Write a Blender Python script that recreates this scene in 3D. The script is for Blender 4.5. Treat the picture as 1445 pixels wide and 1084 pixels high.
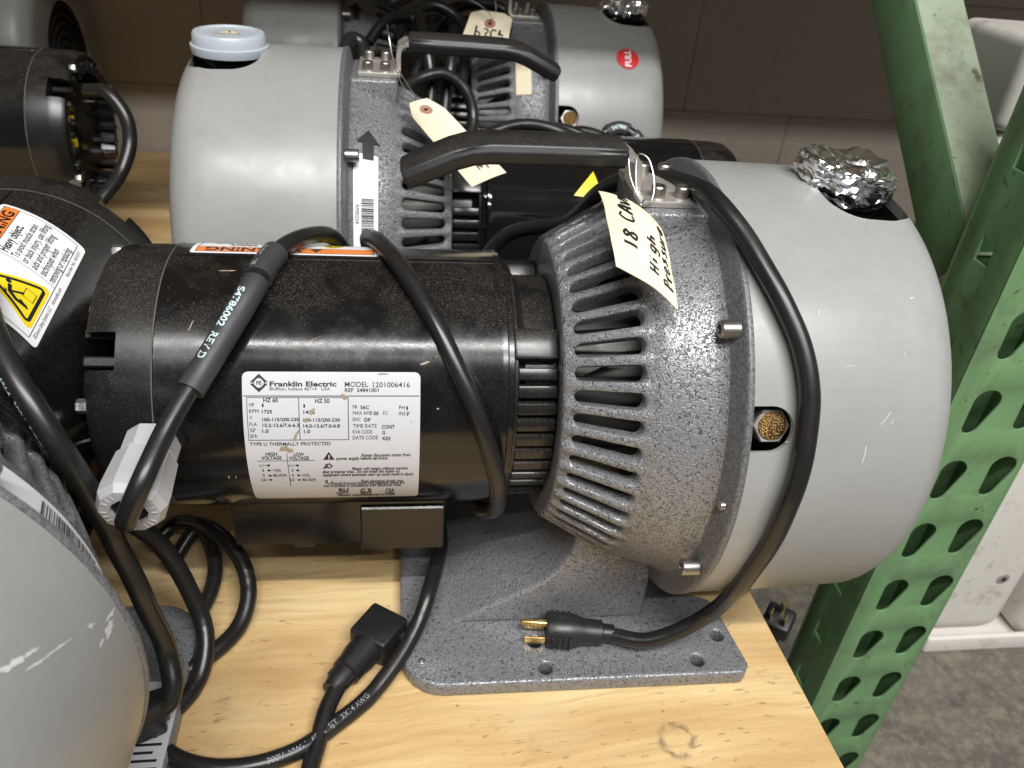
import bpy, bmesh, math, random
from mathutils import Vector, Matrix, noise
random.seed(7)
R_ = math.radians
for o in list(bpy.data.objects): bpy.data.objects.remove(o)
SC = bpy.context.scene
COL = SC.collection

# ---------------------------------------------------------------- camera, world, lamps, exposure
cd = bpy.data.cameras.new('camera'); cam = bpy.data.objects.new('camera', cd); COL.objects.link(cam); SC.camera = cam
cd.sensor_width = 36; cd.lens = 28.75; cd.clip_start = .01; cd.clip_end = 60
cr = Vector((0.9900, -0.1156, 0.0804)); cf = Vector((0.1408, 0.8226, -0.5510)).normalized()
cu = cr.cross(cf).normalized(); cr = cf.cross(cu).normalized()
cam.matrix_world = Matrix(((cr.x, cu.x, -cf.x, -0.0497), (cr.y, cu.y, -cf.y, -0.4547), (cr.z, cu.z, -cf.z, 0.4778), (0, 0, 0, 1)))
cd.dof.use_dof = True; cd.dof.focus_distance = .46; cd.dof.aperture_fstop = 13.0

w = bpy.data.worlds.new('World'); SC.world = w; w.use_nodes = True
w.node_tree.nodes['Background'].inputs[0].default_value = (.92, .95, 1, 1)
w.node_tree.nodes['Background'].inputs[1].default_value = .11

def tube_lamp(name, y, z, power, length, width):
    l = bpy.data.lights.new(name, 'AREA'); l.shape = 'RECTANGLE'; l.size = length; l.size_y = width
    l.energy = power; l.color = (1.0, .985, .965)
    o = bpy.data.objects.new(name, l); COL.objects.link(o); o.location = (.3, y, z)
    d = Vector((.05, .15, .1)) - o.location
    o.rotation_euler = (math.atan2(-d.y, d.z) + math.pi, 0, 0)
    o.rotation_euler = d.to_track_quat('-Z', 'Y').to_euler()
    o.rotation_euler = (o.rotation_euler.x, 0, 0)
    return o
tube_lamp('fluorescent_tube', -1.42, 2.55, 104, 2.4, .06)
tube_lamp('fluorescent_tube', -2.12, 2.55, 56, 2.4, .06)

vs = SC.view_settings; vs.view_transform = 'Standard'; vs.look = 'None'; vs.exposure = 0; vs.gamma = 1; vs.use_curve_mapping = False
SC.cycles.use_denoising = True
SC.cycles.max_bounces = 8

# ---------------------------------------------------------------- materials
class NT:
    def __init__(s, name):
        s.m = bpy.data.materials.new(name); s.m.use_nodes = True; s.t = s.m.node_tree; s.n = s.t.nodes
        s.b = s.n['Principled BSDF']; s.tc = s.n.new('ShaderNodeTexCoord')
    def set(s, **k):
        for a, v in k.items():
            i = s.b.inputs[a.replace('_', ' ')]
            if hasattr(v, 'links'): s.t.links.new(v, i)
            else: i.default_value = (*v, 1) if (i.type == 'RGBA' and len(v) == 3) else v
        return s
    def lk(s, a, b): s.t.links.new(a, b)
    def mapping(s, scale=(1, 1, 1), loc=(0, 0, 0), rot=(0, 0, 0)):
        m = s.n.new('ShaderNodeMapping'); m.inputs['Scale'].default_value = scale; m.inputs['Location'].default_value = loc; m.inputs['Rotation'].default_value = rot
        s.lk(s.tc.outputs['Object'], m.inputs[0]); return m.outputs[0]
    def noise(s, scale, detail=3, rough=.5, vec=None, dist=0):
        n = s.n.new('ShaderNodeTexNoise'); n.inputs['Scale'].default_value = scale; n.inputs['Detail'].default_value = detail
        n.inputs['Roughness'].default_value = rough; n.inputs['Distortion'].default_value = dist
        s.lk(vec or s.tc.outputs['Object'], n.inputs['Vector']); return n.outputs[0]
    def voro(s, scale, vec=None, feat='F1', out=0):
        n = s.n.new('ShaderNodeTexVoronoi'); n.inputs['Scale'].default_value = scale; n.feature = feat
        s.lk(vec or s.tc.outputs['Object'], n.inputs['Vector']); return n.outputs[out]
    def ramp(s, fac, stops, interp='LINEAR'):
        r = s.n.new('ShaderNodeValToRGB'); r.color_ramp.interpolation = interp
        e = r.color_ramp.elements
        while len(e) < len(stops): e.new(.5)
        for q, (p, c) in zip(e, stops):
            q.position = p; q.color = (*c, 1) if isinstance(c, tuple) else (c, c, c, 1)
        s.lk(fac, r.inputs[0]); return r.outputs[0]
    def mix(s, fac, a, b, mode='MIX'):
        m = s.n.new('ShaderNodeMix'); m.data_type = 'RGBA'; m.blend_type = mode
        for k, v in ((0, fac), (6, a), (7, b)):
            if hasattr(v, 'links'): s.lk(v, m.inputs[k])
            else: m.inputs[k].default_value = (*v, 1) if isinstance(v, tuple) else v
        return m.outputs[2]
    def math(s, op, a, b=0.0, c=None):
        m = s.n.new('ShaderNodeMath'); m.operation = op
        for k, v in ((0, a), (1, b), (2, c)):
            if v is None: continue
            if hasattr(v, 'links'): s.lk(v, m.inputs[k])
            else: m.inputs[k].default_value = v
        return m.outputs[0]
    def bump(s, h, strength=.3, dist=.001, normal=None):
        b = s.n.new('ShaderNodeBump'); b.inputs['Strength'].default_value = strength; b.inputs['Distance'].default_value = dist
        s.lk(h, b.inputs['Height'])
        if normal: s.lk(normal, b.inputs['Normal'])
        s.lk(b.outputs[0], s.b.inputs['Normal']); return b.outputs[0]
    def sep(s, vec):
        n = s.n.new('ShaderNodeSeparateXYZ'); s.lk(vec, n.inputs[0]); return n.outputs
    def geo(s): return s.n.new('ShaderNodeNewGeometry')

M = {}
def plain(name, col, rough=.5, metal=0., bumpscale=None, bs=.2, var=.12, **k):
    t = NT(name)
    n = t.noise(40, 4)
    c = t.mix(n, tuple(x * (1 - var) for x in col), tuple(min(1, x * (1 + var)) for x in col))
    r = t.ramp(t.noise(70, 4), [(.3, max(0, rough - .08)), (.7, min(1, rough + .1))])
    t.set(Base_Color=c, Roughness=r, Metallic=metal, **k)
    if bumpscale: t.bump(t.noise(bumpscale, 3), bs, .0006)
    M[name] = t.m; return t.m

# shroud paint: warm light grey, satin, with faint scuffs
def shroud_paint(name, col, seed):
    t = NT(name)
    v = t.mapping(loc=(seed, seed * 2, 0))
    big = t.noise(9, 4, .6, v)
    c = t.mix(t.ramp(big, [(.35, 0.), (.7, 1.)]), col, tuple(x * .90 for x in col))
    vs_ = t.mapping(scale=(25, 90, 90), loc=(seed, 0, 0))
    c = t.mix(t.ramp(t.noise(3, 5, .6, vs_), [(.45, 0.), (.9, .35)]), c, (.22, .215, .20))
    sp = t.ramp(t.voro(95, v), [(.0, 1.), (.035, 0.)])
    sel = t.ramp(t.noise(55, 2, .5, v), [(.6, 0.), (.66, .7)])
    c = t.mix(t.math('MULTIPLY', sp, sel), c, (.12, .11, .1))
    t.set(Base_Color=c, Roughness=t.ramp(t.noise(30, 5, .6, v), [(.3, .24), (.7, .44)]))
    t.bump(t.noise(420, 2), .05, .0005, t.bump(t.noise(11, 3, .5, v), .10, .006))
    M[name] = t.m
shroud_paint('shroud_paint', (.295, .300, .292), 0.)

# hammertone grey enamel
t = NT('hammertone')
d1 = t.noise(580, 1.5, .5, dist=1.4)
d2 = t.noise(900, 2, .5)
h = t.ramp(d1, [(.35, 0.), (.42, .65), (.50, .92), (.70, 1.)])
c = t.mix(h, (.085, .087, .092), (.252, .257, .272))
c = t.mix(t.ramp(t.noise(16, 4), [(.45, 0.), (.75, .25)]), c, (.20, .20, .205))
t.set(Base_Color=c, Metallic=.35, Roughness=t.ramp(d2, [(.3, .25), (.7, .37)]))
t.bump(t.math('ADD', h, t.math('MULTIPLY', t.noise(260, 2), .7)), .62, .0006)
M['hammertone'] = t.m
# the same enamel on flat rims, finer texture
t = NT('hammertone_fine')
d1 = t.noise(620, 2.5, .55, dist=.6)
h = t.ramp(d1, [(.38, 0.), (.6, 1.)])
c = t.mix(h, (.11, .112, .12), (.20, .205, .215))
t.set(Base_Color=c, Metallic=.3, Roughness=.45); t.bump(h, .3, .0004)
M['hammertone_fine'] = t.m

# black motor enamel with dust
def black_paint(name, dusty=1.0, base=.008, rough=.26, seed=0.):
    t = NT(name)
    v = t.mapping(loc=(seed, seed, seed))
    nz = t.sep(t.geo().outputs['Normal'])[2]
    up = t.ramp(nz, [(.15, 0.), (.95, 1.)])
    up2 = t.ramp(nz, [(-.1, .12), (.55, .35), (.95, 1.)])
    fine = t.ramp(t.noise(1150, 3, .7, v), [(.54, 0.), (.66, 1.)])
    patch = t.ramp(t.noise(19, 4, .62, v, .4), [(.40, .05), (.47, .75), (.70, 1.)])
    med = t.ramp(t.noise(60, 8, .8, v), [(.40, .2), (.65, 1.)])
    film = t.math('MULTIPLY', t.math('MULTIPLY', med, up), patch)
    speck = t.math('MULTIPLY', t.math('MULTIPLY', fine, patch), up2)
    grain = t.math('MULTIPLY', t.ramp(t.voro(260, v), [(.0, 1.), (.09, 0.)]), t.math('MULTIPLY', t.ramp(t.noise(60, 3, .5, v), [(.54, 0.), (.62, 1.)]), up2))
    c = t.mix(t.math('MULTIPLY', film, .055 * dusty), (base, base, base * 1.04), (.26, .22, .17))
    c = t.mix(t.math('MULTIPLY', speck, .36 * dusty), c, (.30, .26, .21))
    c = t.mix(t.math('MULTIPLY', grain, .8 * dusty), c, (.5, .46, .38))
    scr = t.ramp(t.noise(7, 8, .7, t.mapping(scale=(14, 60, 60), rot=(.2, .3, .6))), [(.70, 0.), (.74, 1.)])
    c = t.mix(t.math('MULTIPLY', scr, .25), c, (.14, .14, .15))
    r = t.math('ADD', t.math('MULTIPLY', film, .14 * dusty), t.ramp(t.noise(24, 5, .6, v), [(.3, max(.03, rough - .06)), (.7, rough + (.07 if rough > .1 else .02))]))
    t.set(Base_Color=c, Roughness=r, Specular_IOR_Level=.5)
    t.bump(t.math('ADD', t.noise(230, 3), t.math('MULTIPLY', grain, .6)), .045, .0006)
    M[name] = t.m
black_paint('motor_black', .85, .005, .16)
black_paint('motor_black_clean', .06, .006, .075, 13.)
black_paint('motor_black_cast', 1.0, .008, .26, 3.)
black_paint('rubber', .35, .010, .32, 5.)
black_paint('grip_black', .8, .014, .40, 9.)
plain('sleeve', (.035, .036, .040), .55)
plain('moulded_black', (.012, .012, .013), .42, bumpscale=500, bs=.12)
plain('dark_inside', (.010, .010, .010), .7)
plain('inner_metal', (.06, .058, .054), .45, .5)
plain('steel', (.36, .345, .32), .38, .95, var=.2)
plain('bare_steel', (.60, .57, .52), .42, .75, var=.15)
plain('zinc', (.5, .5, .5), .3, .9)
plain('wire_metal', (.7, .7, .7), .3, 1.)
plain('brass', (.62, .44, .17), .3, .95)
plain('gland_plastic', (.40, .40, .41), .42, bumpscale=200, bs=.05)
plain('cap_plastic', (.42, .465, .51), .35, var=.04, Subsurface_Weight=.35, Subsurface_Radius=(.01, .01, .012), Subsurface_Scale=.3)
plain('label_white', (.52, .53, .565), .38, var=.04)
plain('sticker_white', (.80, .80, .82), .4, var=.03)
plain('sticker_cream', (.68, .60, .43), .55, var=.05)
plain('orange_print', (.78, .22, .045), .4, var=.05)
plain('yellow_print', (.80, .62, .02), .4, var=.04)
plain('red_print', (.58, .028, .035), .4, var=.05)
plain('ink', (.012, .012, .014), .5)
plain('marker_ink', (.010, .010, .012), .45)
plain('white_ink', (.5, .64, .66), .5)
plain('grey_ink', (.25, .25, .27), .5)
plain('adhesive', (.30, .24, .16), .6, var=.35)
plain('dust_line', (.10, .095, .085), .6, var=.5)
plain('arrow_print', (.012, .012, .015), .5)
plain('kraft_eyelet', (.36, .16, .11), .7, var=.2)
plain('blue_edge', (.03, .10, .16), .5)
# sintered brass filter
t = NT('sintered_brass')
vv = t.voro(1100)
t.set(Base_Color=t.mix(t.ramp(vv, [(.1, 0.), (.6, 1.)]), (.55, .36, .13), (.12, .06, .02)), Metallic=.7, Roughness=.45)
t.bump(vv, .8, -.0008); M['sintered_brass'] = t.m
# manila card
t = NT('manila')
c = t.mix(t.noise(60, 5, .6), (.70, .62, .44), (.80, .73, .55))
fib = t.ramp(t.noise(900, 2), [(.62, 0.), (.75, .25)])
t.set(Base_Color=t.mix(fib, c, (.5, .42, .28)), Roughness=.75); t.bump(t.noise(500, 3), .08, .0004); M['manila'] = t.m
# aluminium foil
t = NT('foil')
t.set(Base_Color=(.93, .94, .95), Metallic=1., Roughness=.22); M['foil'] = t.m

# plywood
t = NT('plywood')
xy = t.mapping(scale=(1, 1, 1), rot=(0, 0, R_(-4)))
warp = t.noise(5, 3, .5, xy)
vm = t.n.new('ShaderNodeVectorMath'); vm.operation = 'ADD'; t.lk(xy, vm.inputs[0])
cm = t.n.new('ShaderNodeCombineXYZ'); t.lk(t.math('MULTIPLY', t.math('SUBTRACT', warp, .5), .05), cm.inputs[1]); t.lk(cm.outputs[0], vm.inputs[1])
def scaled(vec, s):
    m = t.n.new('ShaderNodeMapping'); m.inputs['Scale'].default_value = s; t.lk(vec, m.inputs[0]); return m.outputs[0]
g1 = t.noise(1, 5, .55, scaled(vm.outputs[0], (2.6, 17, 1)))
g2 = t.noise(1, 6, .65, scaled(vm.outputs[0], (9, 190, 1)))
g3 = t.noise(1, 3, .6, scaled(vm.outputs[0], (4, 7, 1)))
c = t.ramp(g1, [(.28, (.43, .26, .10)), (.45, (.60, .41, .185)), (.60, (.70, .53, .275)), (.80, (.76, .61, .36))])
c = t.mix(t.ramp(g2, [(.32, .65), (.56, 0.)]), c, (.45, .29, .13))
c = t.mix(t.ramp(g3, [(.5, 0.), (.75, .5)]), c, (.74, .59, .37))
dash = t.ramp(t.noise(1, 2, .5, scaled(vm.outputs[0], (80, 300, 1))), [(.635, 0.), (.70, 1.)])
dsel = t.ramp(t.noise(14, 3), [(.42, .1), (.56, 1.)])
c = t.mix(t.math('MULTIPLY', t.math('MULTIPLY', dash, dsel), .55), c, (.14, .085, .04))
spot = t.math('MULTIPLY', t.ramp(t.voro(95), [(.0, 1.), (.13, 0.)]), t.ramp(t.noise(48, 2), [(.54, 0.), (.60, .85)]))
c = t.mix(spot, c, (.06, .04, .025))
smear = t.ramp(t.noise(1, 5, .7, scaled(xy, (16, 24, 1))), [(.60, 0.), (.76, .55)])
c = t.mix(smear, c, (.22, .14, .07))
P3 = t.sep(t.tc.outputs['Object'])
dx = t.math('SUBTRACT', P3[0], .132); dy = t.math('SUBTRACT', P3[1], -.158)
rr = t.math('SQRT', t.math('ADD', t.math('MULTIPLY', dx, dx), t.math('MULTIPLY', dy, dy)))
ring = t.ramp(t.math('ABSOLUTE', t.math('SUBTRACT', rr, .0105)), [(.0, .8), (.0022, 0.)])
ring = t.math('MULTIPLY', ring, t.ramp(t.noise(160, 3), [(.4, .1), (.6, 1.)]))
c = t.mix(ring, c, (.14, .10, .06))
t.set(Base_Color=c, Roughness=t.ramp(g2, [(.3, .5), (.7, .68)]))
t.bump(t.math('ADD', g2, t.math('MULTIPLY', dash, -1.2)), .22, .0012)
M['plywood'] = t.m
t = NT('plywood_edge')
z = t.sep(t.tc.outputs['Object'])[2]
ly = t.ramp(t.math('FRACT', t.math('MULTIPLY', z, 260)), [(.0, (.30, .17, .07)), (.5, (.52, .35, .18)), (.95, (.36, .22, .10))])
t.set(Base_Color=t.mix(t.ramp(t.noise(90, 4), [(.4, 0.), (.7, .6)]), ly, (.14, .09, .05)), Roughness=.8); M['plywood_edge'] = t.m

# concrete floor, painted block wall
t = NT('concrete')
c = t.mix(t.noise(7, 8, .7), (.04, .037, .030), (.20, .18, .145))
c = t.mix(t.ramp(t.noise(55, 9, .8), [(.46, 0.), (.60, .9)]), c, (.215, .19, .15))
c = t.mix(t.ramp(t.noise(24, 9, .78), [(.52, 0.), (.66, .75)]), c, (.055, .052, .048))
t.set(Base_Color=c, Roughness=.72); t.bump(t.noise(120, 5, .7), .4, .002); M['concrete'] = t.m
t = NT('block_wall')
c = t.mix(t.noise(4, 6, .65), (.47, .41, .345), (.58, .51, .435))
c = t.mix(t.ramp(t.noise(45, 6, .7), [(.58, 0.), (.75, .5)]), c, (.36, .31, .26))
c = t.mix(t.ramp(t.voro(60), [(.0, 1.), (.07, 0.)]), c, (.06, .055, .05))
t.set(Base_Color=c, Roughness=.85); t.bump(t.noise(28, 8, .75), .8, .006); M['block_wall'] = t.m
plain('mortar', (.46, .40, .335), .9, bumpscale=120, bs=.5)

# green rack paint, chipped and greasy
t = NT('rack_green')
c = t.mix(t.noise(11, 5, .6), (.11, .23, .095), (.175, .31, .15))
c = t.mix(t.ramp(t.noise(26, 6, .7), [(.50, 0.), (.70, .75)]), c, (.11, .13, .085))
c = t.mix(t.ramp(t.noise(90, 5, .7), [(.62, 0.), (.72, .9)]), c, (.022, .024, .018))
pale = t.ramp(t.noise(1, 6, .7, t.mapping(scale=(130, 130, 14), rot=(.4, .2, .3))), [(.70, 0.), (.74, .5)])
c = t.mix(pale, c, (.30, .42, .24))
t.set(Base_Color=c, Roughness=t.ramp(t.noise(40, 4), [(.3, .32), (.7, .58)])); t.bump(t.noise(150, 4), .12, .0008); M['rack_green'] = t.m
t = NT('rack_green_lit')  # paler green paints in light on the brace's top face, stains included
c = t.mix(t.noise(14, 5, .65), (.36, .47, .31), (.50, .57, .44))
c = t.mix(t.ramp(t.noise(30, 6, .7), [(.46, 0.), (.70, .85)]), c, (.26, .25, .17))
c = t.mix(t.ramp(t.noise(48, 3, .6), [(.66, 0.), (.73, .8)]), c, (.10, .07, .045))
c = t.mix(t.ramp(t.noise(170, 4, .6), [(.66, 0.), (.75, .8)]), c, (.03, .03, .022))
t.set(Base_Color=c, Roughness=.5); t.bump(t.noise(150, 4), .12, .0008); M['rack_green_lit'] = t.m
# off-white painted sheet metal
t = NT('white_panel')
c = t.mix(t.noise(8, 5, .6), (.62, .59, .54), (.74, .72, .67))
c = t.mix(t.ramp(t.noise(30, 6, .75), [(.56, 0.), (.74, .7)]), c, (.22, .18, .13))
c = t.mix(t.ramp(t.noise(110, 4, .7), [(.66, 0.), (.74, .8)]), c, (.08, .07, .06))
t.set(Base_Color=c, Roughness=.45); t.bump(t.noise(160, 3), .05, .0006); M['white_panel'] = t.m
plain('shelf_steel', (.30, .14, .05), .5)

# ---------------------------------------------------------------- mesh helpers
class MB:
    def __init__(s): s.v = []; s.f = []
    def add(s, vs, fs):
        o = len(s.v); s.v += [tuple(p) for p in vs]; s.f += [tuple(i + o for i in q) for q in fs]; return s
    def merge(s, b, mat=None):
        return s.add([mat @ Vector(p) for p in b.v] if mat else b.v, b.f)
    def mesh(s, name, sharp=35, smooth=True):
        me = bpy.data.meshes.new(name); me.from_pydata(s.v, [], s.f); me.validate(); me.update()
        bm = bmesh.new(); bm.from_mesh(me); bmesh.ops.recalc_face_normals(bm, faces=bm.faces); bm.to_mesh(me); bm.free()
        if smooth:
            me.polygons.foreach_set('use_smooth', [True] * len(me.polygons)); me.set_sharp_from_angle(angle=R_(sharp))
        return me
def obj(name, me, mat, parent=None, kind=None):
    if isinstance(me, MB): me = me.mesh(name)
    me.materials.clear(); me.materials.append(M[mat])
    o = bpy.data.objects.new(name, me); COL.objects.link(o)
    if parent is not None: o.parent = parent
    if kind: o['kind'] = kind
    return o
def thing(name, label, cat, loc=(0, 0, 0), rz=0, group=None):
    o = bpy.data.objects.new(name, None); COL.objects.link(o); o.empty_display_size = .02
    o.location = loc; o.rotation_euler = (0, 0, rz); o['label'] = label; o['category'] = cat
    if group: o['group'] = group
    return o
def tag(o, label, cat, group=None):
    o['label'] = label; o['category'] = cat
    if group: o['group'] = group
    return o
HA = .18
def cyl(X, R, deg):                       # point on a cylinder about the pump axis; 0 deg faces -y, 90 deg faces up
    a = R_(deg); return (X, -R * math.cos(a), HA + R * math.sin(a))
def revolve(prof, n=96, a0=0, a1=360, closed=False):
    b = MB(); full = abs(a1 - a0) >= 359.9; m = n if full else n + 1; k = len(prof)
    for i in range(m):
        a = a0 + (a1 - a0) * i / n
        b.v += [cyl(x, r, a) for x, r in prof]
    for i in range(n):
        j = (i + 1) % m
        for q in range(k if closed else k - 1):
            q2 = (q + 1) % k; b.f.append((i * k + q, i * k + q2, j * k + q2, j * k + q))
    return b
def arc(cx, cr_, rad, d0, d1, n=8): return [(cx + rad * math.cos(R_(d0 + (d1 - d0) * i / n)), cr_ + rad * math.sin(R_(d0 + (d1 - d0) * i / n))) for i in range(n + 1)]
def box(x0, x1, y0, y1, z0, z1, bev=0., seg=2):
    bm = bmesh.new(); bmesh.ops.create_cube(bm, size=1)
    for v in bm.verts: v.co = ((x0 + x1) / 2 + v.co.x * (x1 - x0), (y0 + y1) / 2 + v.co.y * (y1 - y0), (z0 + z1) / 2 + v.co.z * (z1 - z0))
    if bev: bmesh.ops.bevel(bm, geom=bm.edges[:], offset=bev, segments=seg, affect='EDGES', profile=.5)
    return frombm(bm)
def frombm(bm):
    b = MB(); bm.verts.index_update(); b.v = [tuple(v.co) for v in bm.verts]; b.f = [tuple(v.index for v in f.verts) for f in bm.faces]; bm.free(); return b
def frame(d):
    d = Vector(d).normalized(); up = Vector((0, 0, 1)) if abs(d.z) < .9 else Vector((1, 0, 0))
    x = up.cross(d).normalized(); return x, d.cross(x).normalized(), d
def lathe(p, d, prof, n=24, cap=True):      # prof: (distance along d, radius)
    x, y, z = frame(d); p = Vector(p); b = MB(); k = len(prof)
    for i in range(n):
        a = 2 * math.pi * i / n
        for h, r in prof: b.v.append(tuple(p + z * h + (x * math.cos(a) + y * math.sin(a)) * r))
    for i in range(n):
        j = (i + 1) % n
        for q in range(k - 1): b.f.append((i * k + q, i * k + q + 1, j * k + q + 1, j * k + q))
    if cap: b.f.append(tuple(i * k for i in range(n))); b.f.append(tuple(i * k + k - 1 for i in range(n)))
    return b
def hexprism(p, d, h0, h1, r, n=6): return lathe(p, d, [(h0, r * .94), (h0 + .0007, r), (h1 - .0007, r), (h1, r * .94)], n)
def spline(pts, per=10):
    P = [Vector(p) for p in pts]; P = [P[0] * 2 - P[1]] + P + [P[-1] * 2 - P[-2]]; out = []
    for i in range(1, len(P) - 2):
        p0, p1, p2, p3 = P[i - 1:i + 3]
        t0 = 0.; t1 = t0 + max(1e-6, (p1 - p0).length) ** .5; t2 = t1 + max(1e-6, (p2 - p1).length) ** .5; t3 = t2 + max(1e-6, (p3 - p2).length) ** .5
        for k in range(per):
            t = t1 + (t2 - t1) * k / per
            A1 = p0 * ((t1 - t) / (t1 - t0)) + p1 * ((t - t0) / (t1 - t0)); A2 = p1 * ((t2 - t) / (t2 - t1)) + p2 * ((t - t1) / (t2 - t1)); A3 = p2 * ((t3 - t) / (t3 - t2)) + p3 * ((t - t2) / (t3 - t2))
            B1 = A1 * ((t2 - t) / (t2 - t0)) + A2 * ((t - t0) / (t2 - t0)); B2 = A2 * ((t3 - t) / (t3 - t1)) + A3 * ((t - t1) / (t3 - t1))
            out.append(B1 * ((t2 - t) / (t2 - t1)) + B2 * ((t - t1) / (t2 - t1)))
    out.append(P[-2]); return out
def nvec(p): return Vector((noise.noise(p), noise.noise(p + Vector((31.7, 4.1, 0))), noise.noise(p + Vector((0, 57.3, 9.2)))))
def tube(pts, rad, n=14, per=10, smooth=True, cap=True, wob=0.):
    pts = spline(pts, per) if smooth else [Vector(p) for p in pts]
    if wob: pts = [p + nvec(p * 38) * wob for p in pts]
    b = MB(); T = []
    for i in range(len(pts)):
        T.append((pts[min(i + 1, len(pts) - 1)] - pts[max(i - 1, 0)]).normalized())
    x = frame(T[0])[0]
    for i, p in enumerate(pts):
        x = (x - T[i] * x.dot(T[i])).normalized(); y = T[i].cross(x)
        r = rad(i / (len(pts) - 1)) if callable(rad) else rad
        for k in range(n):
            a = 2 * math.pi * k / n; b.v.append(tuple(p + (x * math.cos(a) + y * math.sin(a)) * r))
    for i in range(len(pts) - 1):
        for k in range(n):
            k2 = (k + 1) % n; b.f.append((i * n + k, i * n + k2, (i + 1) * n + k2, (i + 1) * n + k))
    if cap: b.f.append(tuple(range(n))); b.f.append(tuple((len(pts) - 1) * n + k for k in range(n)))
    return b
def plate(loops, ext, bev, seg=2):         # 2D outline with holes -> bevelled plate in XY, centred on z=0
    cu_ = bpy.data.curves.new('tmp', 'CURVE'); cu_.dimensions = '2D'; cu_.fill_mode = 'BOTH'; cu_.extrude = max(0, ext - bev); cu_.bevel_depth = bev; cu_.bevel_resolution = seg; cu_.offset = -bev
    for lp in loops:
        s = cu_.splines.new('POLY'); s.points.add(len(lp) - 1); s.use_cyclic_u = True
        for q, (a, c_) in zip(s.points, lp): q.co = (a, c_, 0, 1)
    o = bpy.data.objects.new('tmp', cu_); COL.objects.link(o)
    dg = bpy.context.evaluated_depsgraph_get(); dg.update(); me = bpy.data.meshes.new_from_object(o.evaluated_get(dg))
    bm = bmesh.new(); bm.from_mesh(me); bmesh.ops.remove_doubles(bm, verts=bm.verts, dist=1e-6); b = frombm(bm)
    bpy.data.objects.remove(o); bpy.data.curves.remove(cu_); bpy.data.meshes.remove(me); return b
def rounded(pts, rads, n=7):
    out = []; k = len(pts)
    for i in range(k):
        p = Vector(pts[i]); a = (Vector(pts[i - 1]) - p).normalized(); c_ = (Vector(pts[(i + 1) % k]) - p).normalized(); r = rads[i] if isinstance(rads, (list, tuple)) else rads
        if r <= 0: out.append(tuple(p)); continue
        half = a.angle(c_) / 2; tl = r / math.tan(half); ce = p + (a + c_).normalized() * (r / math.sin(half)); s = p + a * tl - ce; e = p + c_ * tl - ce
        a0 = math.atan2(s.y, s.x); a1 = math.atan2(e.y, e.x); da = (a1 - a0 + math.pi) % (2 * math.pi) - math.pi
        out += [(ce.x + r * math.cos(a0 + da * q / n), ce.y + r * math.sin(a0 + da * q / n)) for q in range(n + 1)]
    return out
def circle2(cx, cy, r, n=24): return [(cx + r * math.cos(2 * math.pi * i / n), cy + r * math.sin(2 * math.pi * i / n)) for i in range(n)]
def boolean(me, cutters):
    a = bpy.data.objects.new('tmp', me); COL.objects.link(a); tmp = []
    for cme in cutters:
        c_ = bpy.data.objects.new('cut', cme); COL.objects.link(c_); tmp.append(c_)
        m = a.modifiers.new('b', 'BOOLEAN'); m.operation = 'DIFFERENCE'; m.object = c_; m.solver = 'EXACT'
    dg = bpy.context.evaluated_depsgraph_get(); dg.update(); r = bpy.data.meshes.new_from_object(a.evaluated_get(dg))
    for c_ in tmp: bpy.data.objects.remove(c_)
    bpy.data.objects.remove(a)
    r.polygons.foreach_set('use_smooth', [True] * len(r.polygons)); r.set_sharp_from_angle(angle=R_(35)); return r
_tc = {}
def text2(s, size, x, y, align='LEFT', bold=0., sx=1., shear=0.):   # flat glyph mesh in 2D units, baseline at (x, y)
    key = (s, bold, shear)
    if key not in _tc:
        c_ = bpy.data.curves.new('t', 'FONT'); c_.body = s; c_.size = 1; c_.offset = bold; c_.shear = shear; c_.resolution_u = 3
        o = bpy.data.objects.new('t', c_); COL.objects.link(o); dg = bpy.context.evaluated_depsgraph_get(); dg.update()
        me = bpy.data.meshes.new_from_object(o.evaluated_get(dg))
        _tc[key] = ([(v.co.x, v.co.y) for v in me.vertices], [tuple(p.vertices) for p in me.polygons]); bpy.data.objects.remove(o); bpy.data.curves.remove(c_); bpy.data.meshes.remove(me)
    vs, fs = _tc[key]
    w_ = max([p[0] for p in vs] + [0]); off = {'LEFT': 0, 'CENTER': -w_ / 2, 'RIGHT': -w_}[align]
    return [((p[0] + off) * size * sx + x, p[1] * size + y) for p in vs], fs
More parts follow.
